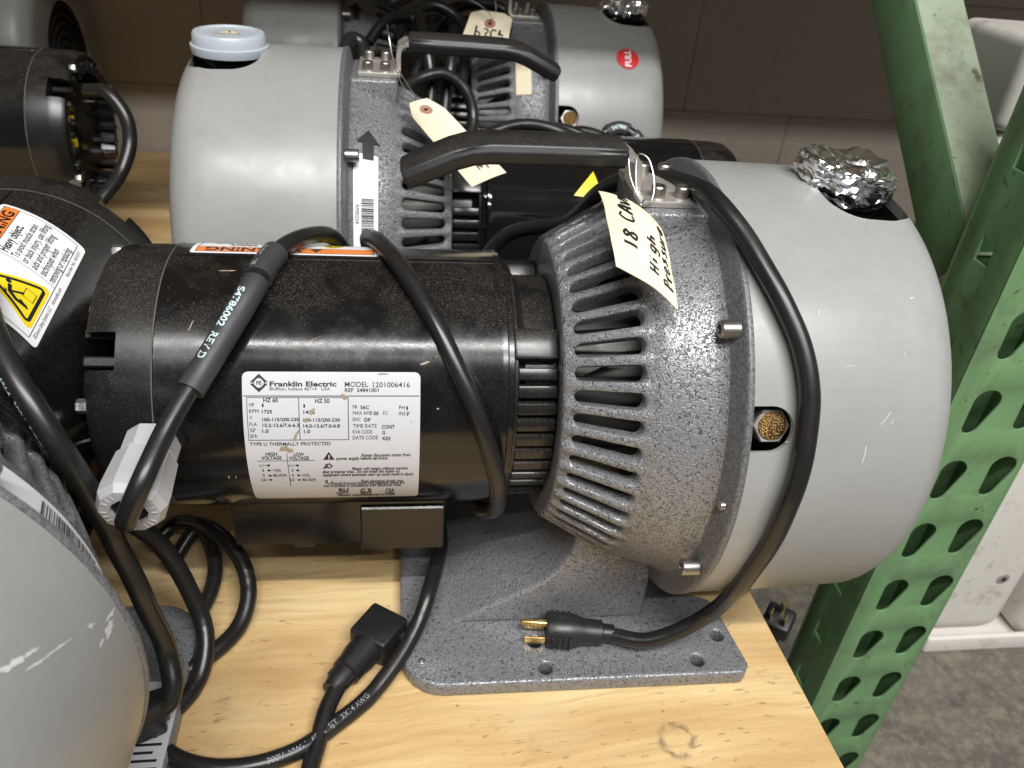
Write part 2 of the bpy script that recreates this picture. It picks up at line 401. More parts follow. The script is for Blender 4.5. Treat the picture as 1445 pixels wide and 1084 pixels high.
class Print:                                  # flat print gathered in 2D label units, then laid on a surface
    def __init__(s): s.v = []; s.f = []
    def add(s, vf):
        o = len(s.v); s.v += vf[0]; s.f += [tuple(i + o for i in q) for q in vf[1]]; return s
    def text(s, *a, **k): return s.add(text2(*a, **k))
    def rect(s, x0, y0, x1, y1, n=1):
        vs = []; nx = max(1, n)
        for i in range(nx + 1): vs += [(x0 + (x1 - x0) * i / nx, y0), (x0 + (x1 - x0) * i / nx, y1)]
        return s.add((vs, [(2 * i, 2 * i + 2, 2 * i + 3, 2 * i + 1) for i in range(nx)]))
    def vrect(s, x0, y0, x1, y1, n=8):
        vs = []
        for i in range(n + 1): yy = y0 + (y1 - y0) * i / n; vs += [(x0, yy), (x1, yy)]
        return s.add((vs, [(2 * i, 2 * i + 1, 2 * i + 3, 2 * i + 2) for i in range(n)]))
    def poly(s, pts): return s.add((list(pts), [tuple(range(len(pts)))]))
    def stroke(s, pts, w_, closed=False):
        P = [Vector(p) for p in pts]; vs = []; k = len(P)
        for i in range(k):
            if closed: a, b_ = P[i - 1], P[(i + 1) % k]
            else: a, b_ = P[max(i - 1, 0)], P[min(i + 1, k - 1)]
            d = (b_ - a).normalized() if (b_ - a).length > 1e-9 else Vector((1, 0)); nn = Vector((-d.y, d.x)) * w_ / 2
            vs += [tuple(P[i] + nn), tuple(P[i] - nn)]
        fs = [(2 * i, 2 * i + 1, 2 * i + 3, 2 * i + 2) for i in range(k - 1)]
        if closed: fs.append((2 * k - 2, 2 * k - 1, 1, 0))
        return s.add((vs, fs))
    def lay(s, fn, maxlen=None):
        if maxlen:                           # split large print areas so that they follow the curved surface
            bm = bmesh.new(); vv = [bm.verts.new((p[0], p[1], 0)) for p in s.v]
            for q in s.f: bm.faces.new([vv[i] for i in q])
            for _ in range(7):
                bmesh.ops.triangulate(bm, faces=bm.faces[:]); es = [e for e in bm.edges if e.calc_length() > maxlen]
                if not es: break
                bmesh.ops.subdivide_edges(bm, edges=es, cuts=1)
            bmesh.ops.triangulate(bm, faces=bm.faces[:]); b = frombm(bm); b.v = [tuple(fn(p[0], p[1])) for p in b.v]; return b
        b = MB(); b.v = [tuple(fn(*p)) for p in s.v]; b.f = list(s.f); return b
def flatmesh(b, name):                       # print: keep winding, no normal recalculation needed
    me = bpy.data.meshes.new(name); me.from_pydata(b.v, [], b.f); me.validate(); me.update(); return me
def sheet2(outline, fn, nu=1, x0=0, y0=0, x1=1, y1=1):
    pass
def grid_label(fn, w_, h_, rad, nx=24, ny=24):   # rounded-corner label sheet as a grid
    b = MB()
    def inset(y): 
        d = min(y, h_ - y)
        return 0 if d >= rad else rad - math.sqrt(max(0, rad * rad - (rad - d) ** 2))
    ys = sorted(set([0, rad * .12, rad * .35, rad * .65, rad, h_ - rad, h_ - rad * .65, h_ - rad * .35, h_ - rad * .12, h_] + [rad + (h_ - 2 * rad) * i / ny for i in range(ny + 1)]))
    for y in ys:
        a = inset(y)
        for i in range(nx + 1): b.v.append(tuple(fn(a + (w_ - 2 * a) * i / nx, y)))
    for j in range(len(ys) - 1):
        for i in range(nx): q = j * (nx + 1) + i; b.f.append((q, q + 1, q + nx + 2, q + nx + 1))
    return b

# world coordinates of the cord runs (metres)
PATH = {
 'gland': [(-0.1815, -0.0790, 0.1870), (-0.1830, -0.1285, 0.1805)],
 'main': [(-0.1826, -0.1137, 0.1824), (-0.1832, -0.1345, 0.1797), (-0.1741, -0.1324, 0.2004), (-0.1652, -0.1085, 0.2162), (-0.1504, -0.0793, 0.2335), (-0.1281, -0.0408, 0.2619), (-0.1198, -0.0115, 0.2688), (-0.1050, 0.0217, 0.2668), (-0.0900, 0.0513, 0.2533), (-0.0780, 0.0869, 0.2033), (-0.0600, 0.0779, 0.1350), (-0.0200, 0.0401, 0.0939), (0.0000, -0.0081, 0.0874), (0.0080, -0.0455, 0.1012), (0.0137, -0.0608, 0.1157), (0.0113, -0.0853, 0.1547), (0.0031, -0.0885, 0.1896), (-0.0120, -0.0766, 0.2254), (-0.0314, -0.0486, 0.2546), (-0.0492, -0.0128, 0.2676), (-0.0623, 0.0242, 0.2651), (-0.0680, 0.0551, 0.2505), (-0.0550, 0.0879, 0.2036), (-0.0100, 0.0936, 0.1882), (0.0300, 0.0996, 0.2375), (0.0686, 0.0750, 0.2603), (0.0853, 0.0550, 0.2912), (0.1044, 0.0300, 0.3114), (0.1196, 0.0000, 0.3175), (0.1212, -0.0487, 0.3256), (0.1331, -0.0737, 0.3135), (0.1456, -0.0988, 0.2955), (0.1555, -0.1183, 0.2755), (0.1593, -0.1325, 0.2546), (0.1590, -0.1455, 0.2257), (0.1564, -0.1517, 0.1997), (0.1550, -0.1480, 0.1633), (0.1554, -0.1330, 0.1163), (0.1594, -0.1032, 0.0560), (0.1418, -0.1006, 0.0360), (0.1208, -0.0979, 0.0250), (0.1015, -0.0894, 0.0210)],
 'plug_dir': [(0.0945, -0.0866, 0.0210), (0.0573, -0.0816, 0.0210), (0.0376, -0.0782, 0.0210)],
 'lead_d': [(-0.0200, 0.0600, 0.0200), (-0.0153, 0.0000, 0.0295), (-0.0259, -0.0562, 0.0350), (-0.0340, -0.0747, 0.0240), (-0.0476, -0.0956, 0.0140), (-0.0668, -0.1192, 0.0065), (-0.0882, -0.1384, 0.0065), (-0.1084, -0.1539, 0.0065), (-0.1324, -0.1615, 0.0065), (-0.1568, -0.1617, 0.0065), (-0.1783, -0.1548, 0.0065), (-0.1956, -0.1412, 0.0065)],
 'iec': [(-0.0593, -0.0700, 0.0140), (-0.0904, -0.1149, 0.0120)],
 'iec_cord': [(-0.0862, -0.1087, 0.0120), (-0.0923, -0.1280, 0.0100), (-0.0969, -0.1500, 0.0065), (-0.1004, -0.1682, 0.0065), (-0.1006, -0.1938, 0.0065)],
 'l1': [(-0.2650, -0.0400, 0.2680), (-0.2413, -0.0877, 0.2525), (-0.2180, -0.1133, 0.2255), (-0.2065, -0.1165, 0.1902), (-0.2037, -0.1059, 0.1400), (-0.1926, -0.1122, 0.0950), (-0.1863, -0.1146, 0.0600), (-0.1815, -0.1279, 0.0420), (-0.1845, -0.1350, 0.0330), (-0.1925, -0.1372, 0.0300)],
 'l2': [(-0.2129, -0.0511, 0.1000), (-0.2013, -0.0520, 0.0850), (-0.1895, -0.0564, 0.0600), (-0.1787, -0.0668, 0.0300), (-0.1744, -0.0806, 0.0180), (-0.1767, -0.0991, 0.0075), (-0.1859, -0.1189, 0.0065), (-0.2036, -0.1336, 0.0065)],
 'l3': [(-0.2291, 0.0110, 0.0200), (-0.2129, 0.0242, 0.0300), (-0.1826, 0.0052, 0.0400), (-0.1604, -0.0157, 0.0300), (-0.1532, -0.0353, 0.0180), (-0.1573, -0.0565, 0.0080), (-0.1716, -0.0785, 0.0065), (-0.1891, -0.0933, 0.0065), (-0.2124, -0.0975, 0.0065)],
 'l4': [(-0.2145, -0.0033, 0.0120), (-0.1964, 0.0184, 0.0300), (-0.1816, -0.0052, 0.0200), (-0.1808, -0.0287, 0.0120), (-0.1905, -0.0524, 0.0065), (-0.2015, -0.0670, 0.0065)],
 'k1': [(0.0079, 0.3600, 0.2020), (0.0421, 0.3600, 0.2324), (0.0785, 0.3700, 0.2410), (0.1117, 0.3700, 0.2368), (0.1421, 0.3500, 0.2293), (0.1692, 0.3300, 0.2153), (0.1789, 0.3000, 0.2011)],
 'k2': [(0.0217, 0.3500, 0.1987), (0.0486, 0.3500, 0.2266), (0.0802, 0.3500, 0.2329), (0.1115, 0.3400, 0.2275), (0.1312, 0.3200, 0.2136)],
 'k3': [(0.1188, 0.3800, 0.2224), (0.1362, 0.3800, 0.2335), (0.1607, 0.3700, 0.2318), (0.1807, 0.3500, 0.2185), (0.1942, 0.3300, 0.1978)],
 'k4': [(0.1615, 0.3700, 0.2362), (0.1779, 0.3700, 0.2421), (0.1909, 0.3650, 0.2376), (0.2037, 0.3550, 0.2230), (0.2141, 0.3400, 0.2062), (0.2203, 0.3200, 0.1837)],
 'v1': [(-0.0269, 0.5000, 0.3158), (-0.0176, 0.4600, 0.2887), (-0.0136, 0.4400, 0.2505), (-0.0193, 0.4200, 0.2112)],
 'v2': [(0.0116, 0.5000, 0.3039), (0.0075, 0.4600, 0.2758), (0.0019, 0.4400, 0.2365), (-0.0025, 0.4200, 0.2044)],
 'v3': [(-0.0792, 0.4800, 0.2882), (-0.0607, 0.5000, 0.3067), (-0.0341, 0.5200, 0.3084), (-0.0187, 0.5000, 0.2876), (-0.0303, 0.4700, 0.2568)],
 'v4': [(-0.1019, 0.4200, 0.2889), (-0.0942, 0.4400, 0.2987), (-0.0851, 0.4400, 0.2945), (-0.0833, 0.4200, 0.2764)],
 'v5': [(-0.0172, 0.5500, 0.2853), (0.0172, 0.6000, 0.3076), (0.0611, 0.6200, 0.3118), (0.0969, 0.6200, 0.2988)],
 'v6': [(-0.0493, 0.4000, 0.2554), (-0.0277, 0.4200, 0.2676), (-0.0020, 0.4300, 0.2715), (0.0207, 0.4300, 0.2584), (0.0310, 0.4200, 0.2323), (0.0246, 0.4000, 0.2119)],
 'v7': [(-0.0494, 0.5000, 0.2859), (-0.0378, 0.5300, 0.3086), (-0.0060, 0.5500, 0.3174), (0.0219, 0.5400, 0.3046), (0.0252, 0.5000, 0.2791), (0.0194, 0.4600, 0.2470)],
 'v8': [(0.0428, 0.3600, 0.2217), (0.0719, 0.3700, 0.2336), (0.1172, 0.3800, 0.2355), (0.1576, 0.3700, 0.2272), (0.1936, 0.3600, 0.2232), (0.2222, 0.3500, 0.2180)],
 'p6cord': [(-0.3529, 0.4200, 0.2395), (-0.3312, 0.4100, 0.2418), (-0.3151, 0.4000, 0.2249), (-0.3114, 0.3900, 0.2001), (-0.3193, 0.3700, 0.1744), (-0.3342, 0.3400, 0.1548)],
 'gapplug': [(0.3097, 0.0087, -0.1200), (0.3173, 0.0445, -0.1200)],
}
# print on the motor rating label: text, x, y, width, cap height (mm), weight
RATING = [
 ('Franklin Electric', 14.61, 86.63, 35.84, 2.65, 0.03),
 ('Bluffton, Indiana 46714   USA', 14.58, 84.32, 32.41, 1.82, 0.0),
 ('MODEL', 54.94, 86.36, 12.86, 2.83, 0.005),
 ('1201006416', 70.25, 86.18, 20.4, 2.84, 0.005),
 ('REF  S4841001', 54.93, 83.52, 18.46, 2.06, 0.015),
 ('HZ 60', 11.07, 77.81, 7.79, 2.28, 0.02),
 ('HZ 50', 38.79, 77.36, 7.79, 2.3, 0.02),
 ('HP', 3.58, 75.32, 2.69, 2.08, 0.0),
 ('1', 10.31, 75.09, 0.88, 1.87, 0.02),
 ('1', 32.43, 74.76, 0.89, 1.88, 0.02),
 ('RPM', 3.44, 71.69, 4.93, 2.11, 0.0),
 ('1725', 10.18, 71.46, 5.43, 1.9, 0.02),
 ('1425', 32.34, 71.1, 6.19, 1.91, 0.02),
 ('V', 3.47, 68.0, 1.49, 2.15, 0.0),
 ('100-115/200-230', 10.19, 66.85, 19.75, 1.94, 0.02),
 ('100-115/200-230', 32.2, 66.53, 19.89, 1.96, 0.02),
 ('FLA', 3.25, 64.01, 3.87, 2.2, 0.0),
 ('15.2-12.6/7.6-6.3', 10.15, 63.43, 19.66, 1.99, 0.02),
 ('14.0-13.6/7.0-6.8', 32.07, 62.93, 19.94, 2.01, 0.02),
 ('SF', 3.3, 60.37, 3.13, 2.26, 0.0),
 ('1.0', 9.81, 59.93, 3.42, 2.03, 0.02),
 ('1.0', 32.29, 59.54, 3.33, 2.05, 0.02),
 ('SFA', 3.05, 56.63, 3.96, 2.32, 0.0),
 ('FR', 59.24, 73.98, 2.58, 2.12, 0.0),
 ('56C', 63.42, 73.76, 4.69, 2.06, 0.02),
 ('PH', 84.68, 73.56, 3.19, 2.14, 0.0),
 ('1', 88.79, 73.26, 0.85, 2.08, 0.02),
 ('MAX AMB', 59.2, 70.42, 10.65, 2.16, 0.0),
 ('50', 70.56, 70.24, 2.82, 2.09, 0.02),
 ('Â°C', 75.63, 70.22, 2.83, 2.25, 0.0),
 ('INS', 84.69, 70.04, 3.55, 2.18, 0.0),
 ('F', 89.1, 69.8, 1.42, 2.11, 0.02),
 ('ENC', 59.15, 66.65, 4.35, 2.2, 0.0),
 ('DP', 65.46, 66.39, 3.52, 2.13, 0.02),
 ('TIME RATE', 59.09, 62.7, 13.19, 2.26, 0.0),
 ('CONT', 75.11, 62.05, 7.25, 2.2, 0.02),
 ('KVA CODE', 59.03, 59.04, 10.74, 2.32, 0.0),
 ('G', 75.31, 58.44, 1.71, 2.26, 0.02),
 ('DATE CODE', 58.95, 55.27, 13.99, 2.39, 0.0),
 ('K03', 75.57, 54.63, 4.29, 2.33, 0.02),
 ('TYPE U THERMALLY PROTECTED', 2.52, 51.58, 44.1, 2.18, 0.01),
 ('HIGH', 10.57, 44.62, 6.26, 2.35, 0.02),
 ('VOLTAGE', 8.1, 41.75, 10.95, 2.43, 0.02),
 ('LOW', 25.9, 44.24, 5.62, 2.37, 0.02),
 ('VOLTAGE', 23.11, 41.45, 11.06, 2.45, 0.02),
 ('L1', 6.55, 36.45, 1.89, 1.92, 0.01),
 ('3', 7.53, 32.31, 0.99, 2.04, 0.01),
 ('4', 7.36, 28.0, 1.13, 2.19, 0.01),
 ('L2', 6.24, 23.73, 2.28, 2.37, 0.01),
 ('V(5)', 13.88, 32.19, 3.82, 2.05, 0.01),
 ('BLUS(4)', 13.45, 27.87, 7.26, 2.2, 0.01),
 ('L1', 22.71, 36.18, 1.7, 1.93, 0.01),
 ('3', 23.8, 32.0, 1.0, 2.06, 0.01),
 ('4', 23.58, 27.65, 1.0, 2.22, 0.01),
 ('L2', 22.33, 23.33, 2.3, 2.4, 0.01),
 ('V(5)', 29.67, 27.51, 3.95, 2.22, 0.01),
 ('BLUS(4)', 29.47, 23.15, 7.46, 2.41, 0.01),
 ('Always disconnect motor from', 63.25, 43.28, 28.1, 2.24, 0.02),
 ('power supply before servicing.', 49.43, 40.98, 29.18, 2.3, 0.02),
 ('Motor will restart without warning', 58.13, 32.68, 31.89, 2.38, 0.02),
 ('after protector trips.  Do not install this motor on', 41.01, 30.2, 44.21, 2.46, 0.02),
 ('equipment where automatic start up could result in injury.', 41.21, 27.38, 52.25, 2.58, 0.02),
 ('Fatal electrical shock may', 62.89, 20.81, 24.64, 2.55, 0.02),
 ('result if motor frame and adjacent metal are', 46.32, 18.73, 41.99, 2.65, 0.02),
 ('not grounded in compliance with Electrical code.', 40.85, 16.07, 45.59, 2.81, 0.02),
 ('RU', 49.36, 9.4, 5.62, 4.49, 0.04),
 ('E-M6757', 47.68, 6.37, 7.53, 2.34, 0.02),
 ('C E', 61.97, 8.52, 6.58, 4.61, 0.04),
 ('IP22', 61.83, 4.68, 6.63, 4.03, 0.03),
 ('CSA', 76.92, 8.31, 5.35, 4.66, 0.02),
 ('LR45990', 76.13, 5.1, 6.14, 2.46, 0.02),
 ('Motor manufactured in USA', 48.58, 2.41, 34.08, 3.5, 0.03),
]

# ---------------------------------------------------------------- the setting
def struct(name, b, mat, parent=None):
    o = obj(name, b, mat, parent)
    if parent is None: o['kind'] = 'structure'
    return o
struct('floor', box(-2.5, 3.0, -1.6, 1.2, -.44, -.40), 'concrete')
wall = struct('wall', box(-2.5, 3.0, .974, 1.12, -.40, 1.6), 'mortar')
bl = box(-.1996, .1996, 0, .012, -.0996, .0996, .0010, 1)
for name_ in ('m',):
    me = bl.mesh('concrete_block'); 
    for r_i in range(7):
        for c_i in range(9):
            o = obj('concrete_block', me, 'block_wall', wall)
            o.location = (-1.35 + c_i * .4 + (.2 if r_i % 2 else 0), .9635, -.192 + r_i * .2)
# plywood deck of the shelf
loops = [rounded([(-1.6, -.62), (.262, -.62), (.228, -.03), (.205, .955), (-1.6, .955)], .004, 3)]
ply = plate(loops, .009, .0008, 1); ply.v = [(x, y, z - .0092) for x, y, z in ply.v]
me = ply.mesh('shelf_deck'); so = struct('shelf', me, 'plywood'); me.materials.append(M['plywood_edge'])
for p in me.polygons:
    if abs(p.normal.z) < .5: p.material_index = 1
obj('deck_edging', box(.2335, .2365, -.03, .955, -.030, -.0195, .0008, 1), 'blue_edge', so)
for yy in (-.45, .42): obj('support_beam', box(-1.6, .19, yy, yy + .05, -.13, -.0196, .002, 1), 'rack_green', so)
# the deck of the level above, which keeps the back wall in shade
up = struct('shelf_above', box(-1.6, 1.2, 0.0, .955, .85, .872, .001, 1), 'block_wall')

# ---------------------------------------------------------------- rack frame: post and diagonal brace
post = thing('rack_post', 'green perforated steel rack post with two columns of slanted slots', 'rack post', (0, 0, -.40))
x0, x1, yf, yb = .359, .446, .0, .056
pitch = .0668; zl = .0159 + pitch * 6
def slot_pts(cx, cz, n=6):          # slanted teardrop, round at the top right, pointed at the lower left
    out = []; tx, tz, r = cx + .0010, cz + .0085, .0112
    for i in range(13): a = R_(-15 + 205 * i / 12); out.append((tx + r * math.cos(a), tz + r * math.sin(a)))
    bx_, bz_, rb_ = cx - .0030, cz - .0140, .0068
    for i in range(8): a = R_(190 + 150 * i / 7); out.append((bx_ + rb_ * math.cos(a), bz_ + rb_ * math.sin(a)))
    return out
face = [(x0, -.40), (x1, -.40), (x1, 1.15), (x0, 1.15)]
holes = []; sq = []
for k in range(-6, 14):
    z = .0159 + .012 + k * pitch
    if z < -.36 or z > 1.1: continue
    holes.append(slot_pts(.3868, z - .012)); holes.append(slot_pts(.4285, z - .012 - .0632))
    sq.append((.0305, z - .0955 + .0665))
b = plate([face] + holes, .0009, .0003, 1); b.v = [(x, y_ * 0 + yf - z_, y_) for (x, y_, z_) in b.v]
p_ = obj('front_face', b, 'rack_green', post)
p_.location = (0, 0, .40)
side = [(yf + .0014, -.40), (yb, -.40), (yb, 1.15), (yf + .0014, 1.15)]
sqh = []
for (yy, zz) in sq:
    h_ = .0095; sqh.append([(yy + h_, zz), (yy, zz + h_ * 1.25), (yy - h_, zz), (yy, zz - h_ * 1.25)] if False else [(yy - .0075, zz - .0095), (yy + .0075, zz - .0095), (yy + .0075, zz + .0095), (yy - .0075, zz + .0095)])
b = plate([side] + sqh, .0012, .0003, 1)
b1 = MB(); b1.v = [(x0 + .0012 + z_, y_, c_) for (y_, c_, z_) in b.v]; b1.f = b.f
p_ = obj('side_face', b1, 'rack_green', post); p_.location = (0, 0, .40)
b = plate([side], .0012, .0003, 1)
b2 = MB(); b2.v = [(x1 - .0012 + z_, y_, c_) for (y_, c_, z_) in b.v]; b2.f = b.f
p_ = obj('side_face', b2, 'rack_green', post); p_.location = (0, 0, .40)
for xx in (x0, x1 - .0430):  # lips widened until they meet, an added back keeping the post dark inside
    p_ = obj('closing_lip', box(xx, xx + .0430, yb + .0004, yb + .0026, -.40, 1.15), 'rack_green', post); p_.location = (0, 0, .40)
# diagonal brace: a folded channel running up and back
brace = thing('rack_brace', 'green steel channel brace running up and back behind the slotted post', 'rack brace', (.39, .06, .22))
d = Vector((0, .778, .629)); nrm = Vector((0, -.629, .778)); A = Vector((.37, .0815, .2742)) - d * .035
def bracebox(xa, xb, na, nb, L0=0., L1=1.1, bev=.0006):
    b = box(xa, xb, L0, L1, na, nb, bev, 2); b.v = [tuple(Vector((x, 0, 0)) + Vector((0, A.y, A.z)) + d * y + nrm * z) for x, y, z in b.v]; return b
for nm, bb, mt in (('side_web', bracebox(.37, .3725, -.052, -.0002), 'rack_green'), ('top_flange', bracebox(.3722, .415, -.0026, 0.), 'rack_green_lit'), ('side_web', bracebox(.4128, .4152, -.052, -.0028), 'rack_green')):
    o = obj(nm, bb, mt, brace); o.location = -Vector(brace.location)

# ---------------------------------------------------------------- off-white appliance panels standing on the floor
def panel(label, x0_, x1_, y0_, y1_, z0_, z1_, bev, bits=()):
    th = thing('appliance_panel', label, 'metal panel', ((x0_ + x1_) / 2, (y0_ + y1_) / 2, z0_))
    o = obj('shell', box(x0_, x1_, y0_, y1_, z0_, z1_, bev, 5), 'white_panel', th); o.location = -Vector(th.location)
    for nm, bb, mt in bits:
        q = obj(nm, bb, mt, th); q.location = -Vector(th.location)
    return th
tray = thing('panel_tray', 'off-white folded tray on the concrete under the rounded panel with the rivet', 'metal tray', (.76, .32, -.40))
for nm, bb in (('tray_floor', box(.665, .832, .205, .36, -.3995, -.3965, .001, 1)), ('tray_lip', box(.665, .832, .196, .2045, -.3995, -.372, .003, 3)), ('tray_lip', box(.656, .6645, .2, .36, -.3995, -.36, .003, 3))):
    o = obj(nm, bb, 'white_panel', tray); o.location = -Vector(tray.location)
rv = lathe((.752, .2215, -.285), (0, -1, 0), [(0, .0085), (.001, .0085), (.0016, .006)], 20); rv2 = lathe((.752, .2199, -.285), (0, -1, 0), [(0, .0038), (.0012, .003)], 16)
panel('rounded off-white metal panel with a dark rivet, standing in the tray', .672, .795, .222, .34, -.395, .100, .026, (('rivet', rv, 'bare_steel'), ('rivet_head', rv2, 'dark_inside')))
panel('blank off-white metal panel standing beside the one with the rivet', .808, .98, .20, .36, -.3998, .100, .03)
panel('wide off-white panel lying flat on the two upright ones', .505, 1.0, .215, .33, .101, .215, .016)
panel('off-white panel lying in the middle of the stack behind the brace', .470, 1.0, .205, .32, .2155, .300, .020)
panel('off-white panel on top of the stack behind the brace', .468, 1.0, .205, .31, .3005, .378, .010)

# ---------------------------------------------------------------- vacuum pump: one builder, copied round the shelf
def make_pump(root):
    # --- shroud
    prof = [(.1334, .1445), (.16, .1443), (.20, .1436), (.226, .1425)] + arc(.2335, .1184, .024, 88, 0, 10)[1:] + [(.2575, .100), (.2562, .078), (.2525, .075)]
    inner = [(.2495, .078), (.2535, .100)] + list(reversed([(x - .003, r - .003) for x, r in arc(.2335, .1184, .024, 88, 0, 6)])) + [(.20, .1406), (.1334, .1413)]
    shell = revolve(prof + inner, 128, closed=True).mesh('shroud')
    cut1 = plate([rounded([(.1955, -.044), (.2500, -.044), (.2500, .044), (.1955, .044)], .021, 8)], .04, .0, 0); cut1.v = [(x, y, z + .325) for x, y, z in cut1.v]
    def portcut(sgn):
        a = R_(22.2); b = plate([rounded([(.120, -.0124), (.1560, -.0124), (.1560, .0124), (.120, .0124)], [.0, .0120, .0120, .0], 8)], .02, 0, 0)
        b.v = [(x, sgn * (-(.145 + z) * math.cos(a) + y * math.sin(a)), HA + (.145 + z) * math.sin(a) + y * math.cos(a)) for x, y, z in b.v]; return b
    sm = boolean(shell, [cut1.mesh('c'), portcut(1).mesh('c')])
    shroud = obj('shroud', sm, 'shroud_paint', root)
    g = MB()
    for r0 in (.022, .034, .046, .058, .069): g.merge(revolve([(.2510, r0), (.2528, r0), (.2528, r0 + .004), (.2510, r0 + .004)], 40, closed=True))
    obj('fan_guard', g, 'dark_inside', shroud)
    # --- black cylinder put in to paint the shade inside the shroud
    obj('shroud_shade', revolve([(.136, .02), (.136, .118), (.236, .110), (.243, .06), (.243, .001)], 64), 'dark_inside', root)
    # --- inlet
    inl = obj('inlet_port', lathe((.222, 0, .270), (0, 0, 1), [(0, .020), (.040, .020), (.046, .0265), (.0485, .0275), (.0525, .0275), (.0535, .026), (.0535, .019), (.02, .018)], 40), 'motor_black_cast', root)
    # --- exhaust
    a = R_(22.2); dr = Vector((0, -math.cos(a), math.sin(a))); pc = Vector((.1478, 0, HA)) + dr * .124
    ex = obj('exhaust_port', hexprism(pc, dr, 0, .0125, .0105), 'bare_steel', root)
    obj('filter_disc', lathe(pc, dr, [(.012, .0079), (.0132, .0077), (.0138, .006)], 28), 'sintered_brass', ex)
    # --- housing: ribbed cone
    N = 46; per = 360 / N; X0, X1, Ra, Rb = .0450, .0905, .0915, .1180
    b = MB(); w_ = per / 2; K = 36; s0, s1, hw = .115, .885, 2.35
    sl = math.hypot(X1 - X0, Rb - Ra); degr = R_(1) * .105       # metres per degree about mid radius
    rr = hw * degr / sl                                            # cap radius in s units
    loop = []
    ns = 9
    for i in range(ns + 1): loop.append((s0 + rr + (s1 - s0 - 2 * rr) * i / ns, -hw, s0 + (s1 - s0) * i / ns, 0))
    for i in range(1, 8): q = -90 + 180 * i / 8; loop.append((s1 - rr + rr * math.cos(R_(q)), hw * math.sin(R_(q)), 1, 1))
    for i in range(ns + 1): loop.append((s1 - rr - (s1 - s0 - 2 * rr) * i / ns, hw, 0, 2))
    for i in range(1, 8): q = 90 + 180 * i / 8; loop.append((s0 + rr + rr * math.cos(R_(q)), hw * math.sin(R_(q)), 0, 3))
    outer = []
    for (s, f_, _, side) in loop:
        if side == 0: outer.append(((s - s0 - rr) / (s1 - s0 - 2 * rr), -w_))
        elif side == 2: outer.append(((s - s0 - rr) / (s1 - s0 - 2 * rr), w_))
        elif side == 1: outer.append((1., max(-w_, min(w_, f_ / hw * w_))))
        else: outer.append((0., max(-w_, min(w_, f_ / hw * w_))))
    rings = [(0., -.0085), (0., -.0012), (.12, 0.), (.38, 0.), (.68, 0.), (1., 0.)]
    for k in range(N):
        cdeg = 33.9 + k * per; base_i = len(b.v)
        for t_, dz in rings:
            for (s, f_, _, sd), (so_, fo) in zip(loop, outer):
                ss = s + (so_ - s) * t_; ff = f_ + (fo - f_) * t_
                rib = 1 - math.cos(math.pi * min(1, abs(ff) / w_)); rib = rib / 2
                fade = 1 if ss < .80 else max(0, 1 - (ss - .80) / .18)
                fade = fade * fade * (3 - 2 * fade)
                rise = .0030 * rib * fade - .0010 * fade
                if ss < .06: rise *= .6 + 6.6 * ss
                b.v.append(cyl(X0 + (X1 - X0) * ss, Ra + (Rb - Ra) * ss + rise + dz, cdeg + ff))
        kk = len(loop)
        for r_i in range(len(rings) - 1):
            for q in range(kk):
                q2 = (q + 1) % kk; b.f.append((base_i + r_i * kk + q, base_i + r_i * kk + q2, base_i + (r_i + 1) * kk + q2, base_i + (r_i + 1) * kk + q))
    b.merge(revolve([(.0475, .060), (.0455, .062), (.0440, .0895), (.0446, .0912), (.0470, .0925)], 138))
    me = b.mesh('housing'); bm = bmesh.new(); bm.from_mesh(me); bmesh.ops.remove_doubles(bm, verts=bm.verts, dist=.00005); bm.to_mesh(me); bm.free()
    me.polygons.foreach_set('use_smooth', [True] * len(me.polygons)); me.set_sharp_from_angle(angle=R_(50))
    hs = obj('ribbed_housing', me, 'hammertone', root)
    obj('housing_drum', revolve([(.0895, .1172), (.0905, .1180), (.098, .1208), (.108, .1240), (.118, .1270), (.1235, .1288), (.1258, .1312)], 128), 'hammertone', root)
    obj('inner_fan', revolve([(.050, .03), (.050, .074), (.088, .082), (.120, .082)], 48), 'inner_metal', hs)
    fb = MB(); fb.add([cyl(.058, .074, 0), cyl(.085, .08, 6), cyl(.085, .098, 9), cyl(.062, .088, 2)], [(0, 1, 2, 3)]); fbm = flatmesh(fb, 'fan_blade')
    for k in range(11):
        o = obj('fan_blade', fbm, 'inner_metal', hs); o.matrix_local = Matrix.Translation((0, 0, HA)) @ Matrix.Rotation(R_(k * 32.7), 4, 'X') @ Matrix.Translation((0, 0, -HA))
    fl = obj('flange', revolve([(.1240, .1288), (.1256, .1310), (.1263, .1325), (.1290, .1438), (.1296, .1450), (.1303, .1456), (.1324, .1456), (.1332, .1451), (.1332, .130)], 144), 'hammertone_fine', root)
    for a_ in (43.5, -21.3, 138, 201, 270):
        p = cyl(.1256, .1385, a_)
        s = obj('flange_bolt', lathe(p, (-1, 0, 0), [(-.002, .0048), (.0075, .0048), (.0083, .0042), (.0083, .0026), (.0045, .0024)], 20), 'steel', root)
        obj('socket', lathe(p, (-1, 0, 0), [(.004, .0025), (.0048, .0025)], 6), 'dark_inside', s)
    obj('flange_pin', lathe(cyl(.1256, .1385, 2.7), (-1, 0, 0), [(-.002, .0026), (.0006, .0026), (.0010, .0018)], 14), 'zinc', root)
    # --- handle pad, plate, strap, grip
    pad = [(.0905, .2850), (.0905, .3085), (.0935, .3115), (.1262, .3115), (.1262, .2850)]
    bp = box(.0885, .1265, -.034, .034, .285, .3115, .0025, 3); obj('handle_pad', bp, 'hammertone', root)
    hp = obj('handle_plate', box(.0862, .1205, -.027, .027, .3117, .3157, .001, 2), 'bare_steel', root)
